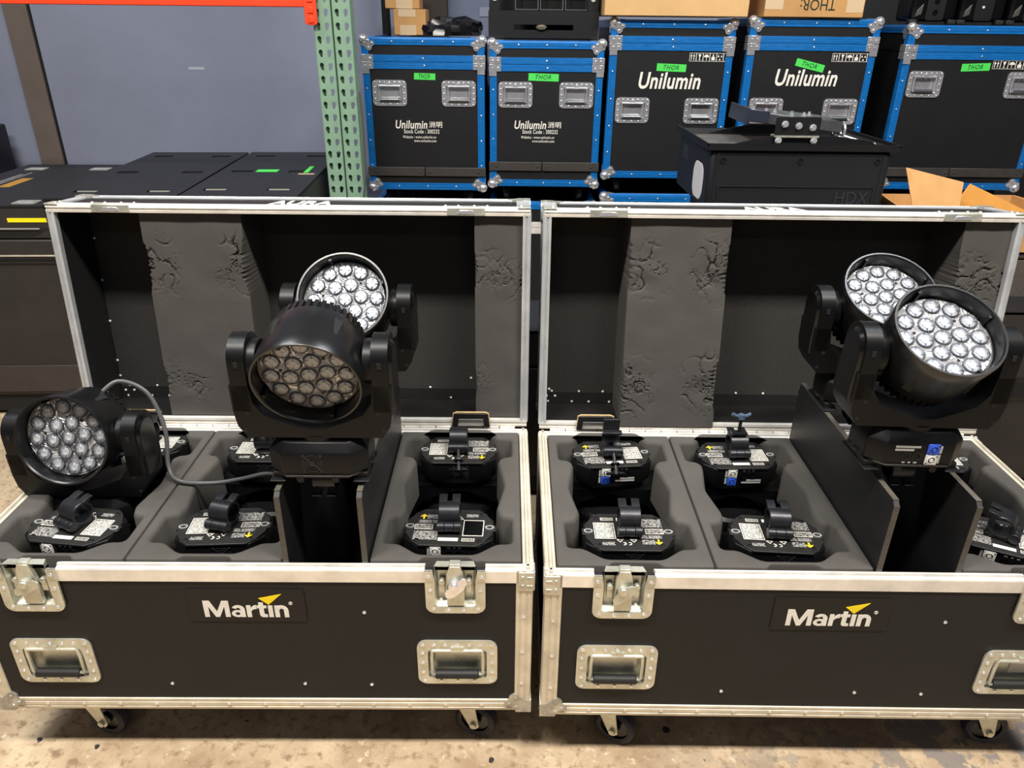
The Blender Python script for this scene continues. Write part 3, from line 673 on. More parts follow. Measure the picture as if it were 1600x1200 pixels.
def moving_head(label, loc, yaw=0, inverted=False, base_turn=0., pan=0., tilt=0., clamp='closed', clamp_yaw=0., lenses=True, sticker='white', group='moving-head lamps', roll=0., wash=None, arrow=True, feet=False):
    t = thing('moving_head_lamp', label, 'stage light', loc, (PI if inverted else 0, roll, yaw), group)
    # base -------------------------------------------------------------
    lo = [[(x*k, y*k2, z) for x, y in octo(.098, .063, .030, .026)] for k, k2, z in ((.985, .985, 0), (1, 1, .005), (1, 1, .044), (.985, .97, .049), (.86, .80, .068))]
    base = B().loft(lo).build('base', blackplastic, t, rot=(0, 0, base_turn), bev=.002)
    # fan side
    g = B()
    for rr in (.019, .013, .007): g.lathe([(rr, 0), (rr, .0014), (rr-.0016, .0014), (rr-.0016, 0)], 24, Matrix.Translation((-.008, -.063, .027)) @ Matrix.Rotation(PI/2, 4, 'X'))
    for k in range(4):
        a = k*PI/2+PI/4; g.tube([(-.008, -.0640, .027), (-.008+.021*math.cos(a), -.0640, .027+.021*math.sin(a))], .0009, 5)
        g.rivet((-.008+.024*math.cos(a), -.063, .027+.024*math.sin(a)), r=.0038)
    g.lathe([(0, 0), (.006, .0005), (.006, .0022), (0, .0026)], 16, Matrix.Translation((-.008, -.063, .027)) @ Matrix.Rotation(PI/2, 4, 'X'))
    g.build('fan_grille', darkmetal, base)
    B().lathe([(0, .0002), (.021, .0002)], 24, Matrix.Translation((-.008, -.063, .027)) @ Matrix.Rotation(PI/2, 4, 'X')).build('fan_opening', voidm, base)
    # socket side
    for nm, mt, z in (('mains_inlet', whitec, .001), ('mains_outlet', bluec, .0248)):
        x = -.026
        p = B().prism(rrect(x-.012, x+.012, z, z+.0235, .002, 2), .063, .066, 'y').build(nm, mt, base, bev=.0006)
        s = B(); Tq = Matrix.Translation((x, .066, z+.0118)) @ Matrix.Rotation(-PI/2, 4, 'X')
        s.lathe([(.0088, 0), (.0088, .0016), (.0070, .0016), (.0070, .0004), (.0042, .0004), (.0042, .0020), (0, .0020)], 20, Tq, 0); s.build('socket_ring', mt, p)
        s = B(); s.lathe([(.0070, .0007), (.0043, .0007)], 20, Tq, 0); s.rivet((x+.0095, .066, z+.0035), (0, 1, 0), .0016); s.rivet((x-.0095, .066, z+.020), (0, 1, 0), .0016); s.build('socket_gap', voidm, p)
    for x in (.004, .026):
        B().lathe([(.0092, 0), (.0092, .0014), (.0074, .0014), (.0070, -.001), (0, -.001)], 20, Matrix.Translation((x, .0632, .020)) @ Matrix.Rotation(-PI/2, 4, 'X')).build('data_socket', blackgloss, base)
    for x0, x1, z0, z1 in ((.0, .05, .038, .0425), (.012, .05, .031, .0355), (-.044, -.0395, .004, .024), (-.044, -.0395, .027, .044), (.0, .007, .003, .006), (.013, .018, .003, .006), (.024, .030, .003, .006)):
        B().prism([(x0, z0), (x1, z0), (x1, z1), (x0, z1)], .0631, .0634, 'y').build('side_print', print_mat_side, base)
    # underside plate ----------------------------------------------------
    pl = B()
    out = [(-.079, -.052), (-.062, -.066), (.062, -.066), (.079, -.052), (.096, -.022), (.096, -.011), (.103, -.010), (.103, .010), (.096, .011), (.096, .022), (.079, .052), (.062, .066), (-.062, .066), (-.079, .052), (-.096, .022), (-.096, .011), (-.103, .010), (-.103, -.010), (-.096, -.011), (-.096, -.022)]
    pl.prism(out, -.0042, -.0002, 'z'); plate = pl.build('base_plate', M('plate_black_steel', (40, 39, 38), .42, .3, (50, .15)), base, bev=.0008)
    rg = B()
    for s in (-1, 1): rg.lathe([(.0102, .0042), (.0102, .0064), (.0066, .0064), (.0066, .0042)], 20, Matrix.Rotation(PI, 4, 'X') @ Matrix.Translation((s*.089, 0, 0)) @ Matrix.Diagonal((1, .72, 1, 1)))
    stuff(rg.build('slot_ring', M('ring_worn_steel', (186, 186, 184), .35, .5), plate))
    so = B()
    for s in (-1, 1): so.lathe([(.0066, .0046), (0, .0046)], 16, Matrix.Rotation(PI, 4, 'X') @ Matrix.Translation((s*.089, 0, 0)) @ Matrix.Diagonal((1, .72, 1, 1)))
    stuff(so.build('slot', voidm, plate))
    sc = B()
    for sx in (-1, 1):
        for sy in (-1, 1): sc.lathe([(.0058, .0042), (.0058, .0056), (.0042, .0062), (.002, .0062), (.002, .0048), (0, .0048)], 12, Matrix.Rotation(PI, 4, 'X') @ Matrix.Translation((sx*.068, sy*.049, 0)))
    stuff(sc.build('screws', darkmetal, plate))
    if clamp is not None:
        fr = B(); frame_quad(fr, .030, .076, -.031, .026, .0016); frame_quad(fr, -.078, -.038, -.010, .008); frame_quad(fr, .030, .058, -.050, -.040)
        stuff(fr.build('print_frames', white, plate, rot=(PI, 0, 0)))
        label_quad('serial_label', .033, .073, -.028, .023, printlight if sticker == 'white' else blackgloss, plate)
        label_quad('bar_code', -.022, .022, -.050, -.039, M('label_white', (214, 211, 203), .5), plate)
        for x0, x1, y0, y1 in ((-.078, -.024, -.046, -.016), (-.072, -.026, .013, .024), (-.054, -.026, .029, .044), (-.076, -.040, -.008, .006), (.034, .062, .038, .048), (.032, .056, -.048, -.042)):
            label_quad('print_block', x0, x1, y0, y1, printdark, plate)
        ce = B()
        for x in (-.012, .0): ce.lathe([(.0048, .0044), (.0048, .0048), (.0034, .0048), (.0034, .0044)], 16, Matrix.Translation((x+.014, .043, 0)), arc=(-.4*PI, 1.4*PI) if 0 else (.75*PI*-1+PI*1.1, PI*1.65))
        ce.box(.0105, .0135, .0425, .0437, .0044, .0048)
        for x in (.022, -.008):
            q = [(x-.008, .028), (x+.008, .028), (x, .0385)]; q2 = [(x-.0055, .0293), (x+.0055, .0293), (x, .0362)]
            ring_frame(ce, q, q2, .0044, .0048, axis='z')
        stuff(ce.build('approval_marks', white, plate, rot=(PI, 0, 0)))
        if arrow:
            ar = B(); x, y = -.062, .037; ar.prism([(x-.002, y-.009), (x+.002, y-.009), (x+.002, y+.002), (x+.0075, y-.002), (x+.0075, y+.0015), (x, y+.0085), (x-.0075, y+.0015), (x-.0075, y-.002), (x-.002, y+.002)], .0044, .0049, 'z'); ar.build('arrow_mark', arrowm, plate, rot=(PI, 0, 0))
        make_clamp(t, clamp, clamp_yaw)
    if feet:
        for s in (-1, 1):
            b = B(); x = s*.083; b.box(x-.016, x+.016, -.058, .058, -.0195, -.0165); b.box(x-.012, x+.012, -.045, .045, -.0165, -.0044); b.build('omega_bracket', darkmetal, t, bev=.001)
            B().cyl((s*.035, -.058, -.0088), (s*.035, -.066, -.0088), .0075, n=14).build('foot_lug', blackplastic, t)
    # yoke ---------------------------------------------------------------
    yk = B(); yk.cyl((0, 0, .064), (0, 0, .078), .05, n=28)
    U = [(-0.154, 0.189), (-0.153, 0.134), (-0.148, 0.102), (-0.132, 0.0765), (0.132, 0.0765), (0.148, 0.102), (0.153, 0.134), (0.154, 0.189), (0.118, 0.189), (0.114, 0.152), (0.096, 0.126), (0.06, 0.11), (0.022, 0.096), (0, 0.093), (-0.022, 0.096), (-0.06, 0.11), (-0.096, 0.126), (-0.114, 0.152), (-0.118, 0.189)]
    yk.prism(U, -.047, .047, 'y')
    for s in (-1, 1):
        cap = [(-.047, .134), (.047, .134), (.047, .189)]+[(.047*math.cos(a*PI/12), PIV+.012+.045*math.sin(a*PI/12)) for a in range(0, 13)]+[(-.047, .189)]
        yk.prism(cap, s*.118, s*.150, 'x')
    yoke = yk.build('yoke', blackplastic, t, rot=(0, 0, pan), bev=.004, seg=3)
    for s in (-1, 1):
        cv = [(-.036, .119), (.036, .119), (.040, .184)]+[(.040*math.cos(a*PI/10), PIV+.010+.038*math.sin(a*PI/10)) for a in range(0, 11)]+[(-.040, .184)]
        cv2 = [(y*.86, (z-.174)*.92+.174) for y, z in cv]
        B().loft([[(s*.149, y, z) for y, z in cv], [(s*.1565, y, z) for y, z in cv2]], False, True).build('arm_cover', blackgloss, yoke, bev=.001)
        B().cyl((s*.100, 0, PIV), (s*.119, 0, PIV), .044, n=32).build('pivot_collar', blackplastic, yoke, bev=.002)
        nk = B(); nk.box(s*.134-.004, s*.134+.004, -.0485, -.0468, PIV+.004, PIV+.016); nk.lathe([(0, .0004), (.0042, .0004), (.0042, -.0004)], 10, Matrix.Translation((s*.126, -.0472, .129)) @ Matrix.Rotation(PI/2, 4, 'X')); nk.lathe([(0, .0004), (.0042, .0004), (.0042, -.0004)], 10, Matrix.Translation((s*.135, -.0472, .092)) @ Matrix.Rotation(PI/2, 4, 'X')); stuff(nk.build('yoke_slots', voidm, yoke))
    # head ---------------------------------------------------------------
    Ty = Matrix.Rotation(PI/2, 4, 'X')      # lathe axis z -> -y
    hd = B()
    hd.lathe([(.0955, .052), (.1000, .054), (.1020, .086), (.1045, .0895), (.1085, .0895), (.1095, .087), (.1080, .060), (.1040, .010), (.1010, -.030), (.0985, -.034), (.0955, -.034)], 64, Ty)
    head = hd.build('head', shell, t, (0, .012*math.cos(tilt), PIV+.004-.012*math.sin(tilt)), (-tilt, 0, pan), ang=28); head.scale = (.955, .97, .955)
    hs = B(); N = 40; ring = lambda rr, h, w: None
    prof = []
    for i in range(N):
        a0 = 2*PI*i/N; a1 = 2*PI*(i+.55)/N
        for r0_, r1_, h0, h1 in ((.086, .0985, -.034, -.062),):
            vs_ = []
            for h, rr in ((h0, r1_), (h1, r1_-.005)):
                for a in (a0, a1):
                    for q in (r0_, rr): vs_.append(Ty @ Vector((q*math.cos(a), q*math.sin(a), h)))
            hs.add(vs_, [(0, 1, 3, 2), (4, 6, 7, 5), (0, 4, 5, 1), (2, 3, 7, 6), (1, 5, 7, 3), (0, 2, 6, 4)])
    hs.lathe([(.089, -.033), (.088, -.062), (.080, -.070), (0, -.072)], 48, Ty)
    stuff(hs.build('heat_sink', shell, head, smooth=True, ang=30))
    for a in (.30*PI, .70*PI, 1.30*PI, 1.70*PI):      # vent notches on the shell
        sl = B()
        T = Ty @ Matrix.Rotation(a, 4, 'Z') @ Matrix.Translation((.1050, 0, .012))
        sl.prism([(-.009, -.020), (.009, -.020), (.004, .022), (-.004, .022)], -.004, .0012, 'x', T=T)
        sl.build('shell_vent', voidm, head, bev=.0008)
    if lenses:
        lp = B(); lp.lathe([(0, .056), (.0955, .056), (.0958, .0525)], 64, Ty); lp.build('lens_plate', platem, head)
        lug = B()
        for a in (.12, .62, 1.12, 1.62):
            T = Ty @ Matrix.Rotation(a*PI, 4, 'Z'); lug.box(.095, .1005, -.0035, .0035, .056, .084, T=T)
        stuff(lug.build('rim_lugs', blackplastic, head))
        ho = B()
        for a in (.28, .945, 1.61): ho.lathe([(0, .0570), (.0034, .0570), (.0034, .0562)], 12, Ty @ Matrix.Translation((.055*math.cos(a*PI), .055*math.sin(a*PI), 0)))
        stuff(ho.build('fixing_holes', voidm, head))
        if 'lens' not in TXT:
            b = B(); b.lathe([(.0178, 0), (.0178, .0012), (.0168, .0048), (.0142, .0086), (.0105, .0114), (.0060, .0131), (.0022, .0137), (0, .0138)], 28); o = b.build('lens', lensm); TXT['lens'] = o.data; bpy.data.objects.remove(o)
            b = B(); b.lathe([(.0165, .0004), (.0150, .0006), (.0072, .0008)], 24, m=0); b.lathe([(.0072, .0008), (.0072, .0020), (.0050, .0020), (.0050, .0010), (0, .0010)], 20, m=1); o = b.build('lens_seat', [M('lens_seat_grey', (168, 170, 174), .3, .3), M('led_ring_white', (196, 196, 194), .35)]); TXT['seat'] = o.data; bpy.data.objects.remove(o)
        spots = [(0, 0)]+[(.0385*math.cos(k*PI/3+.2), .0385*math.sin(k*PI/3+.2)) for k in range(6)]+[(.0755*math.cos(k*PI/6+.05), .0755*math.sin(k*PI/6+.05)) for k in range(12)]
        for x, y in spots:
            p = Ty @ Vector((x, y, .0562)); o = put('lens', TXT['lens'], head, p, (PI/2, 0, 0)); 
            put('lens_seat', TXT['seat'], head, p, (PI/2, 0, 0))
    return t


def lamp_on(C, label, u, v, w, **k):
    return moving_head(label, cpos(C, u, v, w), C[2]+k.pop('yaw', 0), **k)
SLOT = .17; TOPW = .7465
lamp_on(L_CASE, 'upright moving-head lamp with its lens tipped down, front one in the left case slot', SLOT, .105, TOPW+.008, tilt=math.radians(-19), clamp='closed', feet=True)
lamp_on(L_CASE, 'upright moving-head lamp facing out, behind the tipped-down lamp in the left case', SLOT, .455, TOPW-.01, tilt=math.radians(38), clamp='closed', feet=True)
lamp_on(R_CASE, 'upright moving-head lamp tilted upwards, front one in the right case slot', SLOT-.028, .150, TOPW+.026, base_turn=PI, tilt=math.radians(55), clamp='closed', feet=True, roll=.02)
lamp_on(R_CASE, 'upright moving-head lamp tilted upwards, rear one in the right case slot', SLOT+.01, .455, TOPW+.002, base_turn=0, tilt=math.radians(55), clamp='closed', feet=True)
lamp_on(L_CASE, 'upright moving-head lamp at the far left, its grey cable looping out behind', -.447, .300, .478, tilt=math.radians(12), clamp=None)
PW = ZT-.008
FR, RR = .148, .483
inv = dict(inverted=True, lenses=False, tilt=PI/2)
for C, u, v, dz, label, k in (
    (L_CASE, -.413, FR, 0, 'upside-down lamp base in front of the far-left lamp, socket side forward', dict(base_turn=.12, clamp='closed', clamp_yaw=-.45)),
    (L_CASE, -.413, RR+.03, 0, 'upside-down lamp base mostly hidden behind the far-left lamp', dict(base_turn=0, clamp='closed')),
    (L_CASE, -.084, FR, 0, 'upside-down lamp base, front of the middle tray in the left case', dict(base_turn=PI-.06, clamp='closed', clamp_yaw=-.25)),
    (L_CASE, -.084, RR, 0, 'upside-down lamp base with the grey cable entering it, left case middle tray, rear', dict(base_turn=PI, clamp='closed', clamp_yaw=PI)),
    (L_CASE, .419, FR, 0, 'upside-down lamp base with an outlined black label, left case, right tray, front', dict(base_turn=0.03, clamp='closed', sticker='black')),
    (L_CASE, .419, RR, 0, 'upside-down lamp base with a bolt hanging forward, left case, right tray, rear', dict(base_turn=PI, clamp='rod')),
    (R_CASE, -.413, FR, 0, 'upside-down lamp base, front of the leftmost tray in the right case', dict(base_turn=PI, clamp='closed')),
    (R_CASE, -.413, RR, 0, 'upside-down lamp base with an opened coupler, right case, leftmost tray, rear', dict(base_turn=-.1, clamp='open')),
    (R_CASE, -.084, FR, 0, 'upside-down lamp base, front of the middle tray in the right case', dict(base_turn=PI+.06, clamp='closed', clamp_yaw=-.06)),
    (R_CASE, -.084, RR, 0, 'upside-down lamp base with a wing nut standing up, right case, middle tray', dict(base_turn=-.03, clamp='up', clamp_yaw=.04)),
    (R_CASE, .419, FR, 0, 'upside-down lamp base cut off by the right picture border, front of its tray', dict(base_turn=.45, clamp='closed', clamp_yaw=.9)),
    (R_CASE, .419, RR, 0, 'upside-down lamp base half hidden behind the right case slot lamp', dict(base_turn=0.1, clamp='closed')),
):
    kk = dict(inv); kk.update(k); lamp_on(C, label, u, v, PW+dz, **kk)
# loose cable of the far-left lamp
def smooth_path(pts, n=10):
    P = [Vector(p) for p in pts]; out = []
    for i in range(len(P)-1):
        p0, p1, p2, p3 = P[max(i-1, 0)], P[i], P[i+1], P[min(i+2, len(P)-1)]
        for k in range(n):
            t = k/n; out.append(.5*((2*p1)+(-p0+p2)*t+(2*p0-5*p1+4*p2-p3)*t*t+(-p0+3*p1-3*p2+p3)*t**3))
    return out+[P[-1]]
cab = B().tube(smooth_path([cpos(L_CASE, u, v, w) for u, v, w in ((-.42, .36, .765), (-.38, .39, .79), (-.32, .395, .755), (-.285, .37, .67), (-.275, .33, .59), (-.24, .30, .568), (-.16, .295, .566), (-.10, .32, .562), (-.055, .37, .545), (-.03, .42, .50))]), .0052, 10).build('power_cable', cablem)
tag(cab, 'grey cable looping from the far-left lamp across the foam trays', 'cable')

# ------------------------------------------------------------------ the room
struct(B().box(-6, 6, -5, 4.62, -.12, 0).build('floor', floorm))
struct(B().box(-6, 6, 4.6, 4.75, 0, 4.6).build('wall_back', wallm))
struct(B().box(-2.825, -2.692, 4.575, 4.6, 0, 4.6).box(-2.692, -2.684, 4.585, 4.6, 0, 4.6, 1).build('trim_1', [bandm, voidm], bev=.002))
sc = B().box(-1.86, -1.77, 4.5988, 4.5995, 1.312, 1.326).build('scuff_mark', M('pale_scuff', (172, 174, 186), .8), bpy.data.objects['wall_back'])

# ------------------------------------------------------------------ helper for boards with openings in the horizontal plane
def flat_board(b, x0, x1, y0, y1, z0, z1, holes, m=0):
    q = B(); grid_panel(q, [x0, x1], [y0, y1], holes, z0, z1)
    b.add([(v[0], v[2], v[1]) for v in q.v], q.f, m); return b

# ------------------------------------------------------------------ plain black transport cases
def black_case(label, x0, x1, y0, y1, z0, z1, yaw=0, kind='slots', group='black transport cases'):
    w, d, h = x1-x0, y1-y0, z1-z0
    c = thing('transport_case', label, 'transport case', (x0, y0, 0), (0, 0, yaw), group)
    seam = z1-.13
    b = B(); b.box(0, w, 0, d, z0, seam-.004); b.box(.006, w-.006, .006, d-.006, seam-.006, seam+.006, 1)
    b.build('body', [abs_black, voidm], c, bev=.006)
    lid = B(); lid.box(0, w, 0, .012, seam+.004, z1-.004); lid.box(0, w, d-.012, d, seam+.004, z1-.004); lid.box(0, .012, .012, d-.012, seam+.004, z1-.004); lid.box(w-.012, w, .012, d-.012, seam+.004, z1-.004)
    lo = lid.build('lid', abs_black, c)
    holes = []
    if kind == 'slots':
        for fy in (.10, .47, .86):
            for a, bq in ((.055, .145), (w-.145, w-.055)): holes.append((a, bq, d*fy, d*fy+.05))
    tb = B(); flat_board(tb, 0, w, 0, d, z1-.012, z1, holes); tb.build('lid_top', abs_top, lo, smooth=False)
    if holes:
        for hx0, hx1, hy0, hy1 in holes:
            p = B(); p.box(hx0-.004, hx1+.004, hy0-.004, hy1+.004, z1-.034, z1-.0125); p.build('grip_pocket', voidm, lo)
            if hy0 < d*.2: B().cyl((hx0+.004, hy1-.008, z1-.006), (hx1-.004, hy1-.008, z1-.006), .0045, n=8).build('grip_bar', M('dull_bar_steel', (120, 118, 112), .4, .6), lo)
    return c, w, d, seam
c1, w, d, seam = black_case('black textured case with yellow tape on its front, against the left border', -2.345, -1.81, 2.845, 3.77, .105, .916, .05, 'plain')
B().box(.385, .533, -.0015, 0, .852, .868).build('yellow_tape', tapey, c1)
p = B(); p.prism([(.30, .828), (.535, .828), (.47, .795), (.30, .795)], -.0012, 0, 'y'); hp = p.build('grip_recess', voidm, c1)
B().cyl((.30, -.004, .826), (.50, -.004, .826), .004, n=8).build('grip_lip', M('dull_bar_steel', (120, 118, 112)), hp)
for z, m_, hh in ((.716, alu_side, .005), (.70, darkmetal, .006), (.684, darkmetal, .003)): B().box(0, .535, -.004, 0, z, z+hh).build('metal_strip', m_, c1)
B().box(0, .535, -.005, 0, .12, .243).build('kick_flap', M('brown_black_rubber', (54, 47, 44), .65, 0, (9, .2)), c1, bev=.002)
B().box(.0, .535, .02, .90, .02, .104).build('plinth', inner_black, c1)
for x, y in ((.08, .06), (.44, .06), (.10, .80), (.40, .80)):
    q = B().prism(rrect(x-.045, x+.045, y-.035, y+.035, .012), .9162, .9178, 'z').build('corner_plate', zinc, c1)
    B().box(x-.028, x+.028, y-.006, y+.006, .9178, .9195).build('plate_slot', steel, q)
for x0, x1, y0, y1, mt in ((.10, .115, .22, .66, white), (.125, .135, .30, .70, white), (.16, .21, .36, .56, gold), (.08, .16, .14, .19, white)):
    B().prism([(x0, y0), (x1, y0), (x1, y1), (x0, y1)], .9161, .9165, 'z').build('top_print', print_mat('black_top_print_white', (34, 34, 36), (188, 186, 180), .012, .7) if mt is white and x0 > .09 else mt, c1)
c2, w, d, seam = black_case('low black case with recessed grips, middle of the three on the left', -1.80, -1.316, 2.86, 4.0, .10, .946, .062)
B().box(0, w, -.004, 0, .60, .606).build('metal_strip', darkmetal, c2); B().box(.02, w-.02, .02, d-.02, .01, .0995).build('plinth', inner_black, c2)
c3, w, d, seam = black_case('low black case with green tape on its top, beside the green rack post', -1.28, -.831, 2.86, 3.95, .10, .960, .055)
B().box(.02, w-.02, .02, d-.02, .01, .0995).build('plinth', inner_black, c3)
B().box(.16, .255, .52, .575, .9601, .9612).build('green_tape', tapeg, c3)
B().box(.375, .395, .50, .66, .9601, .9612).build('green_tape', tapeg, c3)
B().box(.36, .43, .46, .475, .9601, .9615).build('pale_tape', papertape, c3)
# cases behind the right-hand lid
c4, w, d, seam = black_case('black case carrying the black loudspeaker cabinet, hidden behind the right lid', .715, 1.27, 2.59, 3.02, .09, .982, 0, 'plain'); B().box(.02, w-.02, .02, d-.02, .01, .0895).build('plinth', inner_black, c4)
c5, w, d, seam = black_case('dark case under the opened carton at the right border', 1.38, 2.45, 2.58, 3.30, .09, .835, 0, 'plain'); B().box(.02, w-.02, .02, d-.02, .01, .0895).build('plinth', inner_black, c5)
B().box(0, 1.07, -.006, 0, .69, .826).build('fabric_band', M('brown_grey_fabric', (74, 66, 60), .9, 0, (120, .3), (300, .3)), c5)
B().box(0, 1.07, -.005, 0, .665, .672).build('metal_strip', darkmetal, c5)
rv = B(); [rv.rivet((.05+i*.06, -.006, .68), r=.004) for i in range(17)]; stuff(rv.build('rivets', steel, c5))
c7, w, d, seam = black_case('black case standing upright behind the right flight case, at the picture border', 1.34, 2.35, 2.39, 2.55, .03, .70, 0, 'plain'); B().box(.02, w-.02, .02, d-.02, .0, .0295).build('plinth', inner_black, c7)
p = B(); p.prism(rrect(.415, .54, .36, .45, .02), -.003, 0, 'y'); hp = p.build('grip_recess', blackgloss, c7)
B().prism(rrect(.43, .525, .375, .435, .012), -.0036, -.003, 'y').build('grip_hollow', voidm, hp)
c6, w, d, seam = black_case('low black case added on the floor to darken the gap between the open cases', -.30, .46, 2.28, 2.58, .09, .655, 0, 'plain'); B().box(.02, w-.02, .02, d-.02, .01, .0895).build('plinth', inner_black, c6)  # added case: covers the bright floor so the gap stays dark
cb = thing('transport_case', 'tall dark case in the corner at the far left, beside the taupe wall trim', 'transport case', (-3.75, 4.05, 0), (0, 0, 0), 'black transport cases')
B().box(0, .82, 0, .45, .02, 1.02).build('body', M('dark_navy_case', (34, 34, 44), .5, 0, (6, .2)), cb, bev=.01); B().box(-.004, .824, -.004, .454, .60, .625).build('metal_strip', darkmetal, cb)

# ------------------------------------------------------------------ pallet rack
def tear(n=14):
    pts = [(.0085*math.cos(a), .006+.0095*math.sin(a)) for a in [(-.12+k*(1.24*PI+.0)/9) for k in range(10)]]
    return pts
HOLE = [(.0088*math.cos(t), .004+.0095*math.sin(t)) for t in [-.15*PI+1.30*PI*k/9 for k in range(10)]]+[(-.0052, -.012), (-.003, -.0155), (.003, -.0155), (.0052, -.012)]
def upright(label, x0):
    t = thing('rack_upright', label, 'rack post', (x0, 3.38, 0), (0, 0, 0), 'green rack posts')
    w = .076; b = B(); pitch = .0508; za, zb = .61, 2.03
    cells = int((zb-za)/pitch)
    n = len(HOLE)
    for k in range(cells):
        zc = za+pitch*(k+.5)
        for j, cx in enumerate((.0205, .0575)):
            xa, xb = (.006, w/2) if j == 0 else (w/2, w-.006)
            sk = .003 if j == 0 else -.003
            out = []
            for hx, hz in HOLE:          # push each hole point out to the cell border
                ax = math.atan2(hz, hx); rx, rz = math.cos(ax), math.sin(ax)
                tx = ((xb-cx) if rx > 0 else (xa-cx))/rx if abs(rx) > 1e-6 else 1e9; tz = (pitch/2 if rz > 0 else -pitch/2)/rz if abs(rz) > 1e-6 else 1e9
                s = min(tx, tz); out.append((cx+rx*s, zc+rz*s))
            inn = [(cx+hx+sk*(-hz/.0155 if hz < 0 else 0), zc+hz) for hx, hz in HOLE]
            b.loft([[(p[0], 0, p[1]) for p in out], [(p[0], 0, p[1]) for p in inn], [(p[0], .004, p[1]) for p in inn]], False, False)
            # cell corners
            import itertools
            for qx in (xa, xb):
                for qz in (zc-pitch/2, zc+pitch/2):
                    ang = [math.atan2(o[1]-zc, o[0]-cx) for o in out]; a = math.atan2(qz-zc, qx-cx)
                    best = None
                    for i in range(n):
                        a1, a2 = ang[i], ang[(i+1) % n]; dd = (a2-a1) % (2*PI); da = (a-a1) % (2*PI)
                        if da < dd: best = i
                    if best is not None: b.add([(out[best][0], 0, out[best][1]), (qx, 0, qz), (out[(best+1) % n][0], 0, out[(best+1) % n][1])], [(0, 1, 2)])
    for z0, z1 in ((0, za), (za+cells*pitch, 3.0)): b.add([(.006, 0, z0), (w-.006, 0, z0), (w-.006, 0, z1), (.006, 0, z1)], [(0, 1, 2, 3)])
    # folded flanks
    for s in (0, 1):
        xs = (.006, .0015, 0, 0, .012) if s == 0 else (w-.006, w-.0015, w, w, w-.012); ys = (0, .0015, .006, .070, .074)
        for i in range(4): b.add([(xs[i], ys[i], 0), (xs[i+1], ys[i+1], 0), (xs[i+1], ys[i+1], 3), (xs[i], ys[i], 3)], [(0, 1, 2, 3)])
    b.build('post', rackg, t, ang=30)
    B().box(-.0015, w+.0015, -.03, .09, 0, .006).build('foot_plate', rackg, t)
    return t
upright('green perforated rack post with the orange beam hooked on', -.826)
upright('green perforated rack post beside the first blue-edged case', -.745)
bt = thing('rack_beam', 'orange-red rack beam crossing the top left of the picture', 'rack beam', (-4.5, 3.36, 1.618))
B().prism([(0, 0), (.045, 0), (.045, .10), (.028, .10), (.028, .085), (0, .085)], 0, 3.66, 'x').build('beam', rackr, bt, bev=.003)
B().prism([(3.650, -.062), (3.668, -.066), (3.690, -.066), (3.698, -.058), (3.700, .12), (3.645, .12)], -.006, .008, 'y').build('end_connector', rackr, bt, bev=.002)
cn = B()
for z in (-.045, -.01, .03): cn.prism([(3.663, z-.012), (3.687, z-.012), (3.684, z+.012), (3.666, z+.012)], -.010, -.006, 'y')
stuff(cn.build('connector_rivets', rackr, bt, bev=.002))
pk = B().box(0, .036, 0, .07, 0, 3.0).build('cable_post', M('black_post_steel', (28, 29, 34), .4, .3), None, (-.700, 4.36, 0), bev=.004)
tag(pk, 'slim black steel post just behind the green rack posts', 'post')
lc = B().tube(smooth_path([(-.655, 3.37, 1.30), (-.648, 3.36, 1.15), (-.652, 3.35, .95), (-.668, 3.34, .80), (-.66, 3.34, .4), (-.65, 3.3, .02)]), .004, 8).build('power_cable', cablem); tag(lc, 'thin grey cable hanging beside the right green rack post', 'cable')

# ------------------------------------------------------------------ blue-edged flight cases
def shipping_marks(b, x0, x1, z0, z1, y):
    n = 6; w = (x1-x0)/n; t = .0014
    for i in range(n):
        a, c = x0+i*w, x0+(i+1)*w
        ring_frame(b, [(a, z0), (c, z0), (c, z1), (a, z1)], [(a+t, z0+t), (c-t, z0+t), (c-t, z1-t), (a+t, z1-t)], y-.0004, y)
    def P(poly, i): b.prism([(x0+w*(i+p[0]), z0+(z1-z0)*p[1]) for p in poly], y-.0004, y, 'y')
    for dx in (.12, .5): P([(dx+.10, .15), (dx+.20, .15), (dx+.20, .6), (dx+.30, .6), (dx+.15, .88), (dx, .6), (dx+.10, .6)], 0)
    P([(.3, .15), (.7, .15), (.55, .22), (.55, .45), (.72, .85), (.28, .85), (.45, .45), (.45, .22)], 1)
    P([(.1, .5), (.9, .5), (.8, .72), (.5, .85), (.2, .72)], 2); P([(.46, .15), (.54, .15), (.54, .5), (.46, .5)], 2)
    P([(.25, .15), (.75, .15), (.75, .55), (.25, .55)], 3); P([(.42, .55), (.58, .55), (.58, .85), (.42, .85)], 3)
    for k in range(3):
        a = k*2*PI/3+.5; cx, cz = .5+.26*math.cos(a), .5+.26*math.sin(a); P([(cx-.14, cz-.1), (cx+.14, cz-.1), (cx, cz+.16)], 4)
    P([(.35, .15), (.65, .15), (.65, .5), (.35, .5)], 5); P([(.42, .58), (.58, .58), (.58, .85), (.42, .85)], 5)
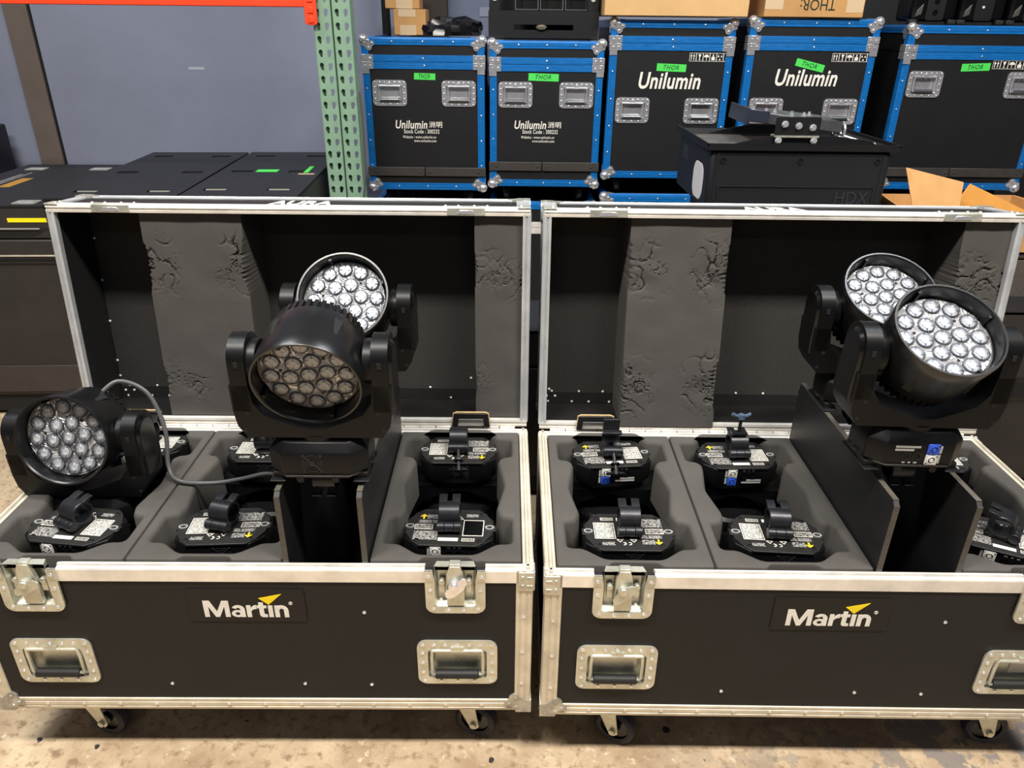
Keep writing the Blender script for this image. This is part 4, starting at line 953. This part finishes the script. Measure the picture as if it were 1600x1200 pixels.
def blue_case(label, x0, x1, z0, z1, seam, y0=3.7, depth=.62, texts=None, handles=None, tape=None, strap=None, silver=False, wheels=True, marks=None, cat='flight case', simple=False):
    w, h = x1-x0, z1-z0; hw = w/2
    c = thing('blue_edged_case', label, cat, ((x0+x1)/2, y0, z0), (0, 0, 0), 'blue-edged flight cases')
    s = seam-z0; K = .92
    hz = []
    if handles: hz = [(q-.0575, q+.0575, handles-.038, handles+.038) for q in (-hw+.118, hw-.118)]
    bd = B(); grid_panel(bd, [-hw+.004, hw-.004], [.004, s-.002], [(a, b_, zz0-z0, zz1-z0) for a, b_, zz0, zz1 in hz], 0, .01); bd.box(-hw+.004, hw-.004, .06, depth-.004, .004, s-.002)
    body = bd.build('body', blacktex, c, smooth=False)
    B().box(-hw+.004, hw-.004, 0.001, depth-.004, s+.002, h-.004).build('lid', blacktex, c)
    tm = silver and alu or bluetrim
    for sx in (-1, 1):
        edge_trim('corner_extrusion', (sx*hw, 0, .03), (sx*hw, 0, s-.03), (-sx, 0, 0), (0, 1, 0), bluetrim, c, K)
        edge_trim('corner_extrusion', (sx*hw, 0, s+.03), (sx*hw, 0, h-.02), (-sx, 0, 0), (0, 1, 0), bluetrim, c, K)
        edge_trim('side_extrusion', (sx*hw, .03, h), (sx*hw, depth, h), (-sx, 0, 0), (0, 0, -1), bluetrim, c, K)
        edge_trim('side_extrusion', (sx*hw, .03, 0), (sx*hw, depth, 0), (-sx, 0, 0), (0, 0, 1), bluetrim, c, K)
    edge_trim('upper_extrusion', (-hw+.02, 0, h), (hw-.02, 0, h), (0, 0, -1), (0, 1, 0), bluetrim, c, K)
    edge_trim('lower_extrusion', (-hw+.02, 0, 0), (hw-.02, 0, 0), (0, 0, 1), (0, 1, 0), bluetrim, c, K)
    for za, zb, nm in ((s+.001, s+.029, 'lid_rim'), (s-.030, s-.001, 'body_rim')):
        b = B(); b.box(-hw+.02, hw-.02, -.0035, .002, za, zb)
        for t in (.33, .66): b.box(-hw+.02, hw-.02, -.0042, -.003, za+(zb-za)*t-.001, za+(zb-za)*t+.001)
        b.build(nm, tm, c, bev=.0008)
    for sx in (-1, 1):
        for zz, dz in ((0, 1), (h, -1)): ball_corner('ball_corner', (sx*hw, 0, zz), -sx, 1, dz, c, steel, 1.05, lim=.05, c0=.008)
        for za, zb in ((s+.001, s+.030), (s-.031, s-.001)):
            b = B(); b.box(min(sx*(hw+.004), sx*(hw-.05)), max(sx*(hw+.004), sx*(hw-.05)), -.0058, 0, za, zb); b.box(min(sx*(hw+.0058), sx*(hw-.004)), max(sx*(hw+.0058), sx*(hw-.004)), -.003, .05, za, zb)
            if za < s: b.box(min(sx*(hw+.004), sx*(hw-.030)), max(sx*(hw+.004), sx*(hw-.030)), -.0057, 0, za-.02, zb)
            for t in (.012, .036): b.rivet((sx*(hw-t), -.0058, (za+zb)/2), r=.0042)
            b.build('corner_bracket', steel, c, bev=.0008)
    rv = B()
    for i in range(1, 4):
        x = -hw+w*i/4
        for zz in (.016, h-.016): rv.rivet((x, -.003, zz), r=.0042)
    rv.rivet((0, -.004, s+.015), r=.0042); rv.rivet((.005, -.004, s-.015), r=.0042)
    for i in range(1, 5):
        for sx in (-1, 1): rv.rivet((sx*(hw-.014), -.003, s*i/5), r=.0042)
    stuff(rv.build('rivets', steel, c))
    if handles:
        for q in (-hw+.118, hw-.118): recessed_handle(c, q, handles-z0-.058, handles-z0+.055, .079, -.0005, .9, steel, M('steel_grip', (120, 122, 126), .3, .8))
    if strap:
        zz = strap-z0
        b = B(); b.box(-hw-.006, -.012, -.010, -.001, zz-.021, zz+.021); b.rivet((-hw+.03, -.010, zz), r=.006); b.rivet((-.03, -.010, zz), r=.006); b.build('rubber_strap', brownstrap, c, bev=.003)
        b = B(); b.box(-.008, hw+.006, -.010, -.001, zz-.021, zz+.021); b.rivet((hw-.03, -.010, zz), r=.006); b.rivet((.015, -.010, zz), r=.006); b.build('rubber_strap', brownstrap, c, bev=.003)
    for txt in texts or []:
        body_t, size, x, z, wd, bold, shear = txt
        lettering(body_t, size, white, c, (x-(x0+x1)/2, -.0008, z-z0), bold=bold, shear=shear, width=wd, spacing=1.06)
    if tape:
        tx, tz, tw, th, ta, word = tape
        tp = B().box(-tw/2, tw/2, -.0009, 0, -th/2, th/2).build('green_tape', tapeg, c, (tx-(x0+x1)/2, -.0008, tz-z0), (0, -ta, 0))
        lettering(word, .027, inkm, tp, (-tw*.03, -.0013, 0), bold=.0, shear=.25, width=tw*.52, name='handwriting', spacing=1.15)
    if marks:
        b = B(); shipping_marks(b, marks[0]-(x0+x1)/2, marks[1]-(x0+x1)/2, marks[2]-z0, marks[3]-z0, -.0008); stuff(b.build('handling_marks', white, c))
    if wheels:
        for sx in (-1, 1):
            for yy in (.08, depth-.08): 
                ob = caster(c, sx*(hw-.085), yy, 1.2 if sx > 0 else .4, zt=0.0, R=.032, w=.026, tyre=rubber) if False else None
                wv = B(); wv.box(-.03, .03, -.03, .03, -.008, -.0005); wv.box(-.018, -.014, -.02, .02, -.05, -.006); wv.box(.014, .018, -.02, .02, -.05, -.006)
                k = wv.build('caster', darkmetal, c, (sx*(hw-.085), yy, 0), (0, 0, .3*sx))
                q = B(); q.lathe([(.010, -.013), (.029, -.013), (.034, -.008), (.034, .008), (.029, .013), (.010, .013)], 28, Matrix.Translation((0, 0, -.045)) @ Matrix.Rotation(PI/2, 4, 'Y')); q.build('wheel', rubber, k)
    return c
U1 = [('Unilumin', .052, -.485, 1.130, .150, .018, .18), ('\u6d32\u660e', .030, -.368, 1.130, .062, .006, 0), ('Stock Code : 300232', .026, -.436, 1.100, .168, .006, 0), ('Website : www.unilumin.cn', .018, -.447, 1.075, .158, .003, 0), ('www.unilumin.com', .018, -.420, 1.058, .106, .003, 0)]
blue_case('blue-edged black case next to the green rack posts, upper row', -.695, -.138, .829, 1.505, 1.404, texts=U1, handles=1.272, tape=(-.412, 1.343, .098, .028, -.02, 'THOR'), strap=.915)
U2 = [(t, s, x+.583-.02, z+.004, w, b, k) for t, s, x, z, w, b, k in U1]
blue_case('blue-edged black case with the black bracket frame standing on it', -.110, .409, .851, 1.496, 1.399, texts=U2, handles=1.270, tape=(.137, 1.345, .140, .032, -.02, 'THOR'), strap=.945)
blue_case('wide blue-edged black case with big lettering under the long carton', .438, .996, .897, 1.586, 1.493, texts=[('Unilumin', .098, .716, 1.333, .285, .022, .18)], handles=1.208, tape=(.722, 1.392, .135, .032, -.03, 'THOR'), marks=(.80, .985, 1.420, 1.455))
blue_case('wide blue-edged black case with slanting green tape, behind the loudspeaker cabinet', 1.062, 1.645, .90, 1.598, 1.499, texts=[('Unilumin', .098, 1.345, 1.352, .285, .022, .18)], handles=1.212, tape=(1.355, 1.408, .135, .032, -.22, 'THOR'), marks=(1.45, 1.64, 1.425, 1.460))
blue_case('wide blue-edged black case at the right border, no lettering, two bright handles', 1.779, 2.47, .857, 1.577, 1.469, handles=1.335, tape=(2.115, 1.408, .13, .032, .04, 'THOR'), strap=.938, marks=(2.19, 2.40, 1.402, 1.438))
blue_case('lower blue-edged case under the first upper case, nearly hidden', -.70, -.145, .105, .746, .65, wheels=True)
blue_case('lower blue-edged case with silver seam, seen between the two open lids', -.112, .41, .105, .768, .645, silver=True)
blue_case('lower blue-edged case below the lettered case, only its top edge showing', .44, .99, .105, .812, .71)
blue_case('lower blue-edged case hidden behind the loudspeaker cabinet', 1.06, 1.65, .105, .815, .71)
blue_case('lower blue-edged case behind the opened carton at the right', 1.78, 2.47, .105, .772, .68)

# ------------------------------------------------------------------ things standing on the blue cases
def carton(label, x0, x1, y0, y1, z0, z1, mat=None, tapes=(), yaw=0, group='closed cartons'):
    t = thing('carton', label, 'carton', ((x0+x1)/2, (y0+y1)/2, z0), (0, 0, yaw), group); w, d, h = (x1-x0)/2, (y1-y0)/2, z1-z0
    B().box(-w, w, -d, d, 0, h).build('box', mat or kraft, t, bev=.003)
    B().box(-w, w, -.0015, .0015, h, h+.0012).build('lid_seam', M('seam_brown', (110, 80, 46), .8), t)  # thin brown strip marking the seam between the flaps
    for a, b_, c_, e in tapes: B().box(a, b_, -d-.0008, -d, c_, e).build('tape', papertape, t)
    return t
carton('small brown carton, lower of two behind the first blue case', -.60, -.44, 4.10, 4.26, 1.510, 1.626, tapes=[(-.05, .03, .0, .045), (-.055, .03, .082, .116)])
carton('small brown carton, upper of two behind the first blue case', -.64, -.47, 4.11, 4.26, 1.628, 1.76, tapes=[(-.03, .05, .0, .05)])
carton('long pale carton lying flat on the wide lettered case', .395, 1.03, 3.66, 4.1, 1.603, 1.81, M('pale_kraft', (206, 166, 112), .8, 0, (6, .1)))
t = carton('carton with upside-down lettering on the case with slanting tape', 1.105, 1.545, 3.68, 4.1, 1.605, 1.82, tapes=[(-.22, -.14, .03, .13), (.14, .215, .02, .13)])
lettering('THOR:', .062, inkm, t, (.012, -.2108, .052), (PI/2, PI, 0), bold=.0, width=.155)
bg = B(); pts = []
from mathutils import noise as NZ
for j in range(9):
    for i in range(24):
        a = 2*PI*i/24; f = j/8; r = math.cos(f*PI/2)**.6; v = Vector((.15*r*math.cos(a), .10*r*math.sin(a), .075*math.sin(f*PI/2))); v += v*.35*NZ.noise(v*30); pts.append((v.x, v.y, max(0, v.z)))
bg.add(pts, [(j*24+i, j*24+(i+1) % 24, (j+1)*24+(i+1) % 24, (j+1)*24+i) for j in range(8) for i in range(24)]); bo = bg.build('plastic_bag', M('black_bin_liner', (22, 22, 24), .25), None, (-.30, 4.0, 1.512), ang=20); tag(bo, 'crumpled black plastic bag beside the two small cartons', 'bag')
wp = B().box(-.36, -.02, 4.50, 4.57, 0, 2.4).build('grey_board', M('blue_grey_board', (96, 104, 124), .7, 0, (5, .1))); tag(wp, 'upright blue-grey board behind the black bag, leaning at the wall', 'board')
B().box(-.19, -.055, 4.496, 4.4995, 1.60, 1.645).build('board_label', print_mat('board_label_print', (120, 128, 145), (40, 42, 50), .02, .8), wp)
dk = B().box(-.56, -.36, 4.42, 4.56, 0, 2.4).build('dark_board', M('dark_brown_board', (46, 36, 30), .7, 0, (5, .2))); tag(dk, 'dark brown upright board behind the small cartons', 'board')
# bracket frame
t = thing('bracket_frame', 'black slotted bracket frame with clear cells, on the second blue case', 'bracket', (.132, 3.74, 1.5015))
b = B(); hs = [(-.135, .135, .040, .062)]
grid_panel(b, [-.25, .25], [.006, .118], hs, 0, .006); fp = b.build('slotted_plate', darkmetal, t, smooth=False)
ho = B(); [ho.lathe([(0, -.0004), (.0055, -.0004), (.0055, .001)], 12, Matrix.Translation((x, 0, z)) @ Matrix.Rotation(-PI/2, 4, 'X')) for x, z in ((-.24, .095), (-.24, .03), (.24, .095), (.24, .03), (-.18, .07), (-.18, .04), (-.145, .075), (-.07, .075), (0, .075), (.07, .075), (.145, .075), (.18, .07), (.18, .04))]; stuff(ho.build('screw_holes', voidm, fp))
B().lathe([(0, .012), (.022, .010), (.026, .004), (.026, -.002)], 20, Matrix.Translation((-.01, -.002, .051)) @ Matrix.Rotation(PI/2, 4, 'X') @ Matrix.Diagonal((1, .45, 1, 1))).build('slide_knob', M('worn_brass_steel', (140, 130, 115), .35, .8), fp)
B().box(-.25, .25, .006, .30, .0, .008).build('base_tray', darkmetal, t)
B().box(-.24, .24, .16, .28, .008, .30).build('back_box', inner_black, t)
for x in (-.222, .222):
    q = B().box(x-.025, x+.025, .02, .05, .118, .30).box(x-.025, x+.025, .006, .05, .110, .119).build('side_post', darkmetal, t, bev=.002); B().lathe([(0, .008), (.009, .006), (.011, 0)], 14, Matrix.Translation((x, .02, .165)) @ Matrix.Rotation(PI/2, 4, 'X')).build('bolt', whitec, q)
for i in range(3):
    x0 = -.13+i*.113; b = B()
    ring_frame(b, [(x0, .122), (x0+.106, .122), (x0+.106, .26), (x0, .26)], [(x0+.003, .125), (x0+.103, .125), (x0+.103, .257), (x0+.003, .257)], .030, .150)
    b.build('clear_cell', M('cell_edge_grey', (120, 122, 128), .3, .4), t); B().tube([(x0+.012, .06, .19), (x0+.02, .055, .165), (x0+.03, .06, .16), (x0+.034, .07, .13)], .004, 6).build('cell_clip', darkmetal, t)
# row of black fixtures
for i, (x, lb) in enumerate(((1.915, 'black uplight with two round sockets, left of the three on the right-hand case'), (2.135, 'black uplight with one white dot, middle of the three on the right-hand case'), (2.362, 'black uplight with several white buttons, at the right border'))):
    t = thing('uplight', lb, 'stage light', (x, 3.80, 1.583), (0, 0, -.1), 'black uplights')
    bd = B().box(-.10, .10, 0, .2, .012, .24).build('housing', blackgloss, t, bev=.02, seg=3)
    pn = B().prism(rrect(-.035, .045, .016, .20, .010), -.006, 0, 'y').build('control_panel', darkmetal, t, bev=.001)
    if i == 0:
        for z in (.050, .095): B().lathe([(.011, 0), (.011, .004), (.007, .004), (.007, .001), (0, .001)], 16, Matrix.Translation((.004, -.006, z)) @ Matrix.Rotation(PI/2, 4, 'X')).build('socket', blackgloss, pn)
    else:
        for k, (dx, z) in enumerate([(0, .072)] if i == 1 else [(0, .09), (.012, .066), (-.014, .060), (.005, .118)]): B().lathe([(0, .003), (.0055, .002), (.006, 0)], 12, Matrix.Translation((dx, -.006, z)) @ Matrix.Rotation(PI/2, 4, 'X')).build('button', whitec, pn)
    for sx in (-1, 1): B().box(sx*.085-.018, sx*.085+.018, -.012, .03, .0, .02).build('foot', rubber, t, bev=.004)
    B().prism([(-.082, .03), (-.055, .04), (-.052, .085), (-.075, .06)], -.01, -.002, 'y').build('side_clip', M('clip_grey', (86, 84, 80), .35, .3), t, bev=.002)

# ------------------------------------------------------------------ loudspeaker cabinet with its flying bracket
t = thing('loudspeaker', 'black loudspeaker cabinet with a tilted steel bracket on top, before the blue cases', 'loudspeaker', (.975, 2.60, .984))
sp_m = M('black_sprayed_cabinet', (19, 21, 25), .5, 0, (40, .12), (500, .1))
cabm = B().box(-.308, .308, .0, .50, 0, .205).build('cabinet', sp_m, t, bev=.014, seg=3)
fr = B(); ring_frame(fr, rrect(-.285, .285, .010, .196, .008), rrect(-.279, .279, .015, .191, .006), -.0022, 0); fr.build('front_bead', sp_m, cabm)
fr = B(); ring_frame(fr, rrect(-.27, .27, .012, .088, .008), rrect(-.266, .266, .016, .084, .006), -.003, 0); fr.build('badge_panel_bead', sp_m, cabm)
lettering('HDX', .062, M('embossed_black', (40, 42, 48), .35), cabm, (.195, -.002, .048), bold=.01, width=.115, name='embossed_lettering')
for x in (-.262, 0, .262):
    B().lathe([(.010, 0), (.010, .003), (.007, .003), (.006, .0005), (0, .0005)], 18, Matrix.Translation((x, 0, .172)) @ Matrix.Rotation(PI/2, 4, 'X')).build('screw', darkmetal, cabm)
B().prism(rrect(.06, .21, .02, .145, .045, 8), -.3092, -.3055, 'x').build('handle_hole', M('white_handle_pad', (222, 222, 224), .6), cabm, bev=.001)
B().prism([(.33, .12), (.42, .12), (.42, .17), (.33, .17)], -.3088, -.306, 'x').build('side_sticker', M('dark_sticker', (48, 46, 46), .4), cabm)
tp = B(); tp.box(-.322, .325, -.012, .50, .2055, .2175); tp.box(-.322, .325, -.012, -.008, .2175, .228); tp.box(-.322, -.317, -.012, .50, .2175, .228); tp.box(.320, .325, -.012, .50, .2175, .228)
tp.build('top_plate', darkmetal, t, bev=.001)
B().box(-.31, -.13, .02, .30, .2177, .2186).build('worn_plate', M('scuffed_steel', (110, 108, 104), .4, .6, (20, .5)), t)
for y in (.03, .34):
    B().prism([(-.24, .2178), (.27, .2178), (.24, .235), (.12, .250), (-.09, .250), (-.18, .232)], y, y+.005, 'y').build('bracket_rail', darkmetal, t)
an = B().prism(rrect(-.095, .055, .252, .312, .006, 3), .020, .026, 'y').build('bracket_angle', darkmetal, t, bev=.001)
B().box(-.095, .055, .016, .060, .246, .252).build('angle_flange', zinc, an)
for x, z in ((-.065, .288), (-.018, .283), (.030, .278), (-.080, .236), (.040, .236)):
    q = B(); q.cyl((x, .020, z), (x, .017, z), .0115, n=16); q.cyl((x, .017, z), (x, .010, z), .0085, n=6); q.build('bolt', steel, an)
Tt = Matrix.Translation((-.02, .10, .305)) @ Matrix.Rotation(.0, 4, 'X') @ Matrix.Rotation(.10, 4, 'Y')
q = B(); q.box(-.15, .17, -.03, .20, -.003, .003, T=Tt); q.box(-.15, .17, -.034, -.030, -.03, .003, T=Tt)
tl = q.build('tilted_plate', M('brushed_plate', (118, 120, 124), .3, .8, (30, .3)), t, bev=.001)
B().box(-.160, -.153, -.04, .20, -.040, .012, T=Tt).box(-.160, -.09, -.044, -.034, -.030, .010, T=Tt).build('plate_lip', M('slate_steel', (70, 76, 90), .3, .7), tl, bev=.001)
for x, y in ((-.13, .02), (-.09, .0), (-.05, .03), (.0, .0), (.05, .02), (.09, .08), (-.11, .1)):
    pz = Tt @ Vector((x, y, .003)); q = B(); q.cyl(pz, pz+Vector((0, 0, .005)), .009, n=6); q.cyl(pz+Vector((0, 0, .005)), pz+Vector((0, 0, .014)), .005, n=10); q.build('bolt', steel, tl)
for dx in (0, .03):
    q = B(); q.lathe([(.014*math.cos(k*PI/6)+.016, .0) for k in range(1)]+[(.016, .0)], 8); q = B()
    q.tube([(.135+dx, .10+.018*math.cos(a*PI/8), .262+.020*math.sin(a*PI/8)) for a in range(17)], .005, 8); q.tube([(.135+dx, .09, .245), (.18+dx, .06, .232), (.235+dx, .05, .222)], .005, 8); q.build('shackle', steel, t)

# ------------------------------------------------------------------ opened carton
t = thing('opened_carton', 'opened orange-brown carton with raised flaps, right of the loudspeaker cabinet', 'carton', (1.72, 2.62, .838))
hw, dp, ht = .30, .42, .125
for nm, bx in (('carton_wall', (-hw, hw, 0, .005, 0, ht)), ('carton_wall', (-hw, hw, dp-.005, dp, 0, ht)), ('carton_wall', (-hw, -hw+.005, .005, dp-.005, 0, ht)), ('carton_wall', (hw-.005, hw, .005, dp-.005, 0, ht)), ('carton_floor', (-hw, hw, .0, dp, 0, .005))): B().box(*bx).build(nm, kraft, t)
def flap(p, q, dirv, mat, L=.16, sk0=0, sk1=0):
    p, q, dv = Vector(p), Vector(q), Vector(dirv).normalized(); e = (q-p).normalized(); n = e.cross(dv).normalized()*.004
    a = [p, q, q+dv*L+e*sk1, p+dv*L+e*sk0]; b = B(); b.loft([a, [v+n for v in a]]); return b.build('carton_flap', mat, t, bev=.001)
def flap_quad(pts, mat):
    P = [Vector(p)-Vector((1.72, 2.62, .838)) for p in pts]; n = (P[1]-P[0]).cross(P[3]-P[0]).normalized()*.004
    return B().loft([P, [v+n for v in P]]).build('carton_flap', mat, t, bev=.001)
flap_quad([(1.420, 2.625, .962), (1.575, 2.625, .955), (1.606, 2.70, 1.073), (1.388, 2.70, 1.122)], kraft)
flap_quad([(1.600, 2.74, .950), (1.816, 2.74, .848), (2.091, 2.80, .885), (1.690, 2.80, 1.050)], kraft2)
flap_quad([(1.425, 2.62, .960), (1.425, 2.90, .960), (1.30, 2.90, 1.05), (1.305, 2.62, 1.030)], kraft)
flap_quad([(2.018, 2.63, .966), (2.018, 3.03, .966), (2.16, 3.03, .93), (2.16, 2.63, .93)], kraft2)
dark = thing('dark_backdrop', 'large black backdrop added to darken the space behind the right-hand blue cases', 'cabinet', (1.62, 4.36, 0))  # plain black backdrop, added so the space behind the cases reads dark
B().box(0, 1.9, 0, .2, .03, 2.6).build('body', M('backdrop_black', (16, 16, 18), .6, 0, (6, .2)), dark, bev=.01); B().box(.0, 1.9, .01, .19, 0, .0295).build('plinth', inner_black, dark)
for k in (.60, 1.25): B().box(k-.004, k+.004, -.003, .001, .05, 2.58).build('backdrop_groove', voidm, dark)
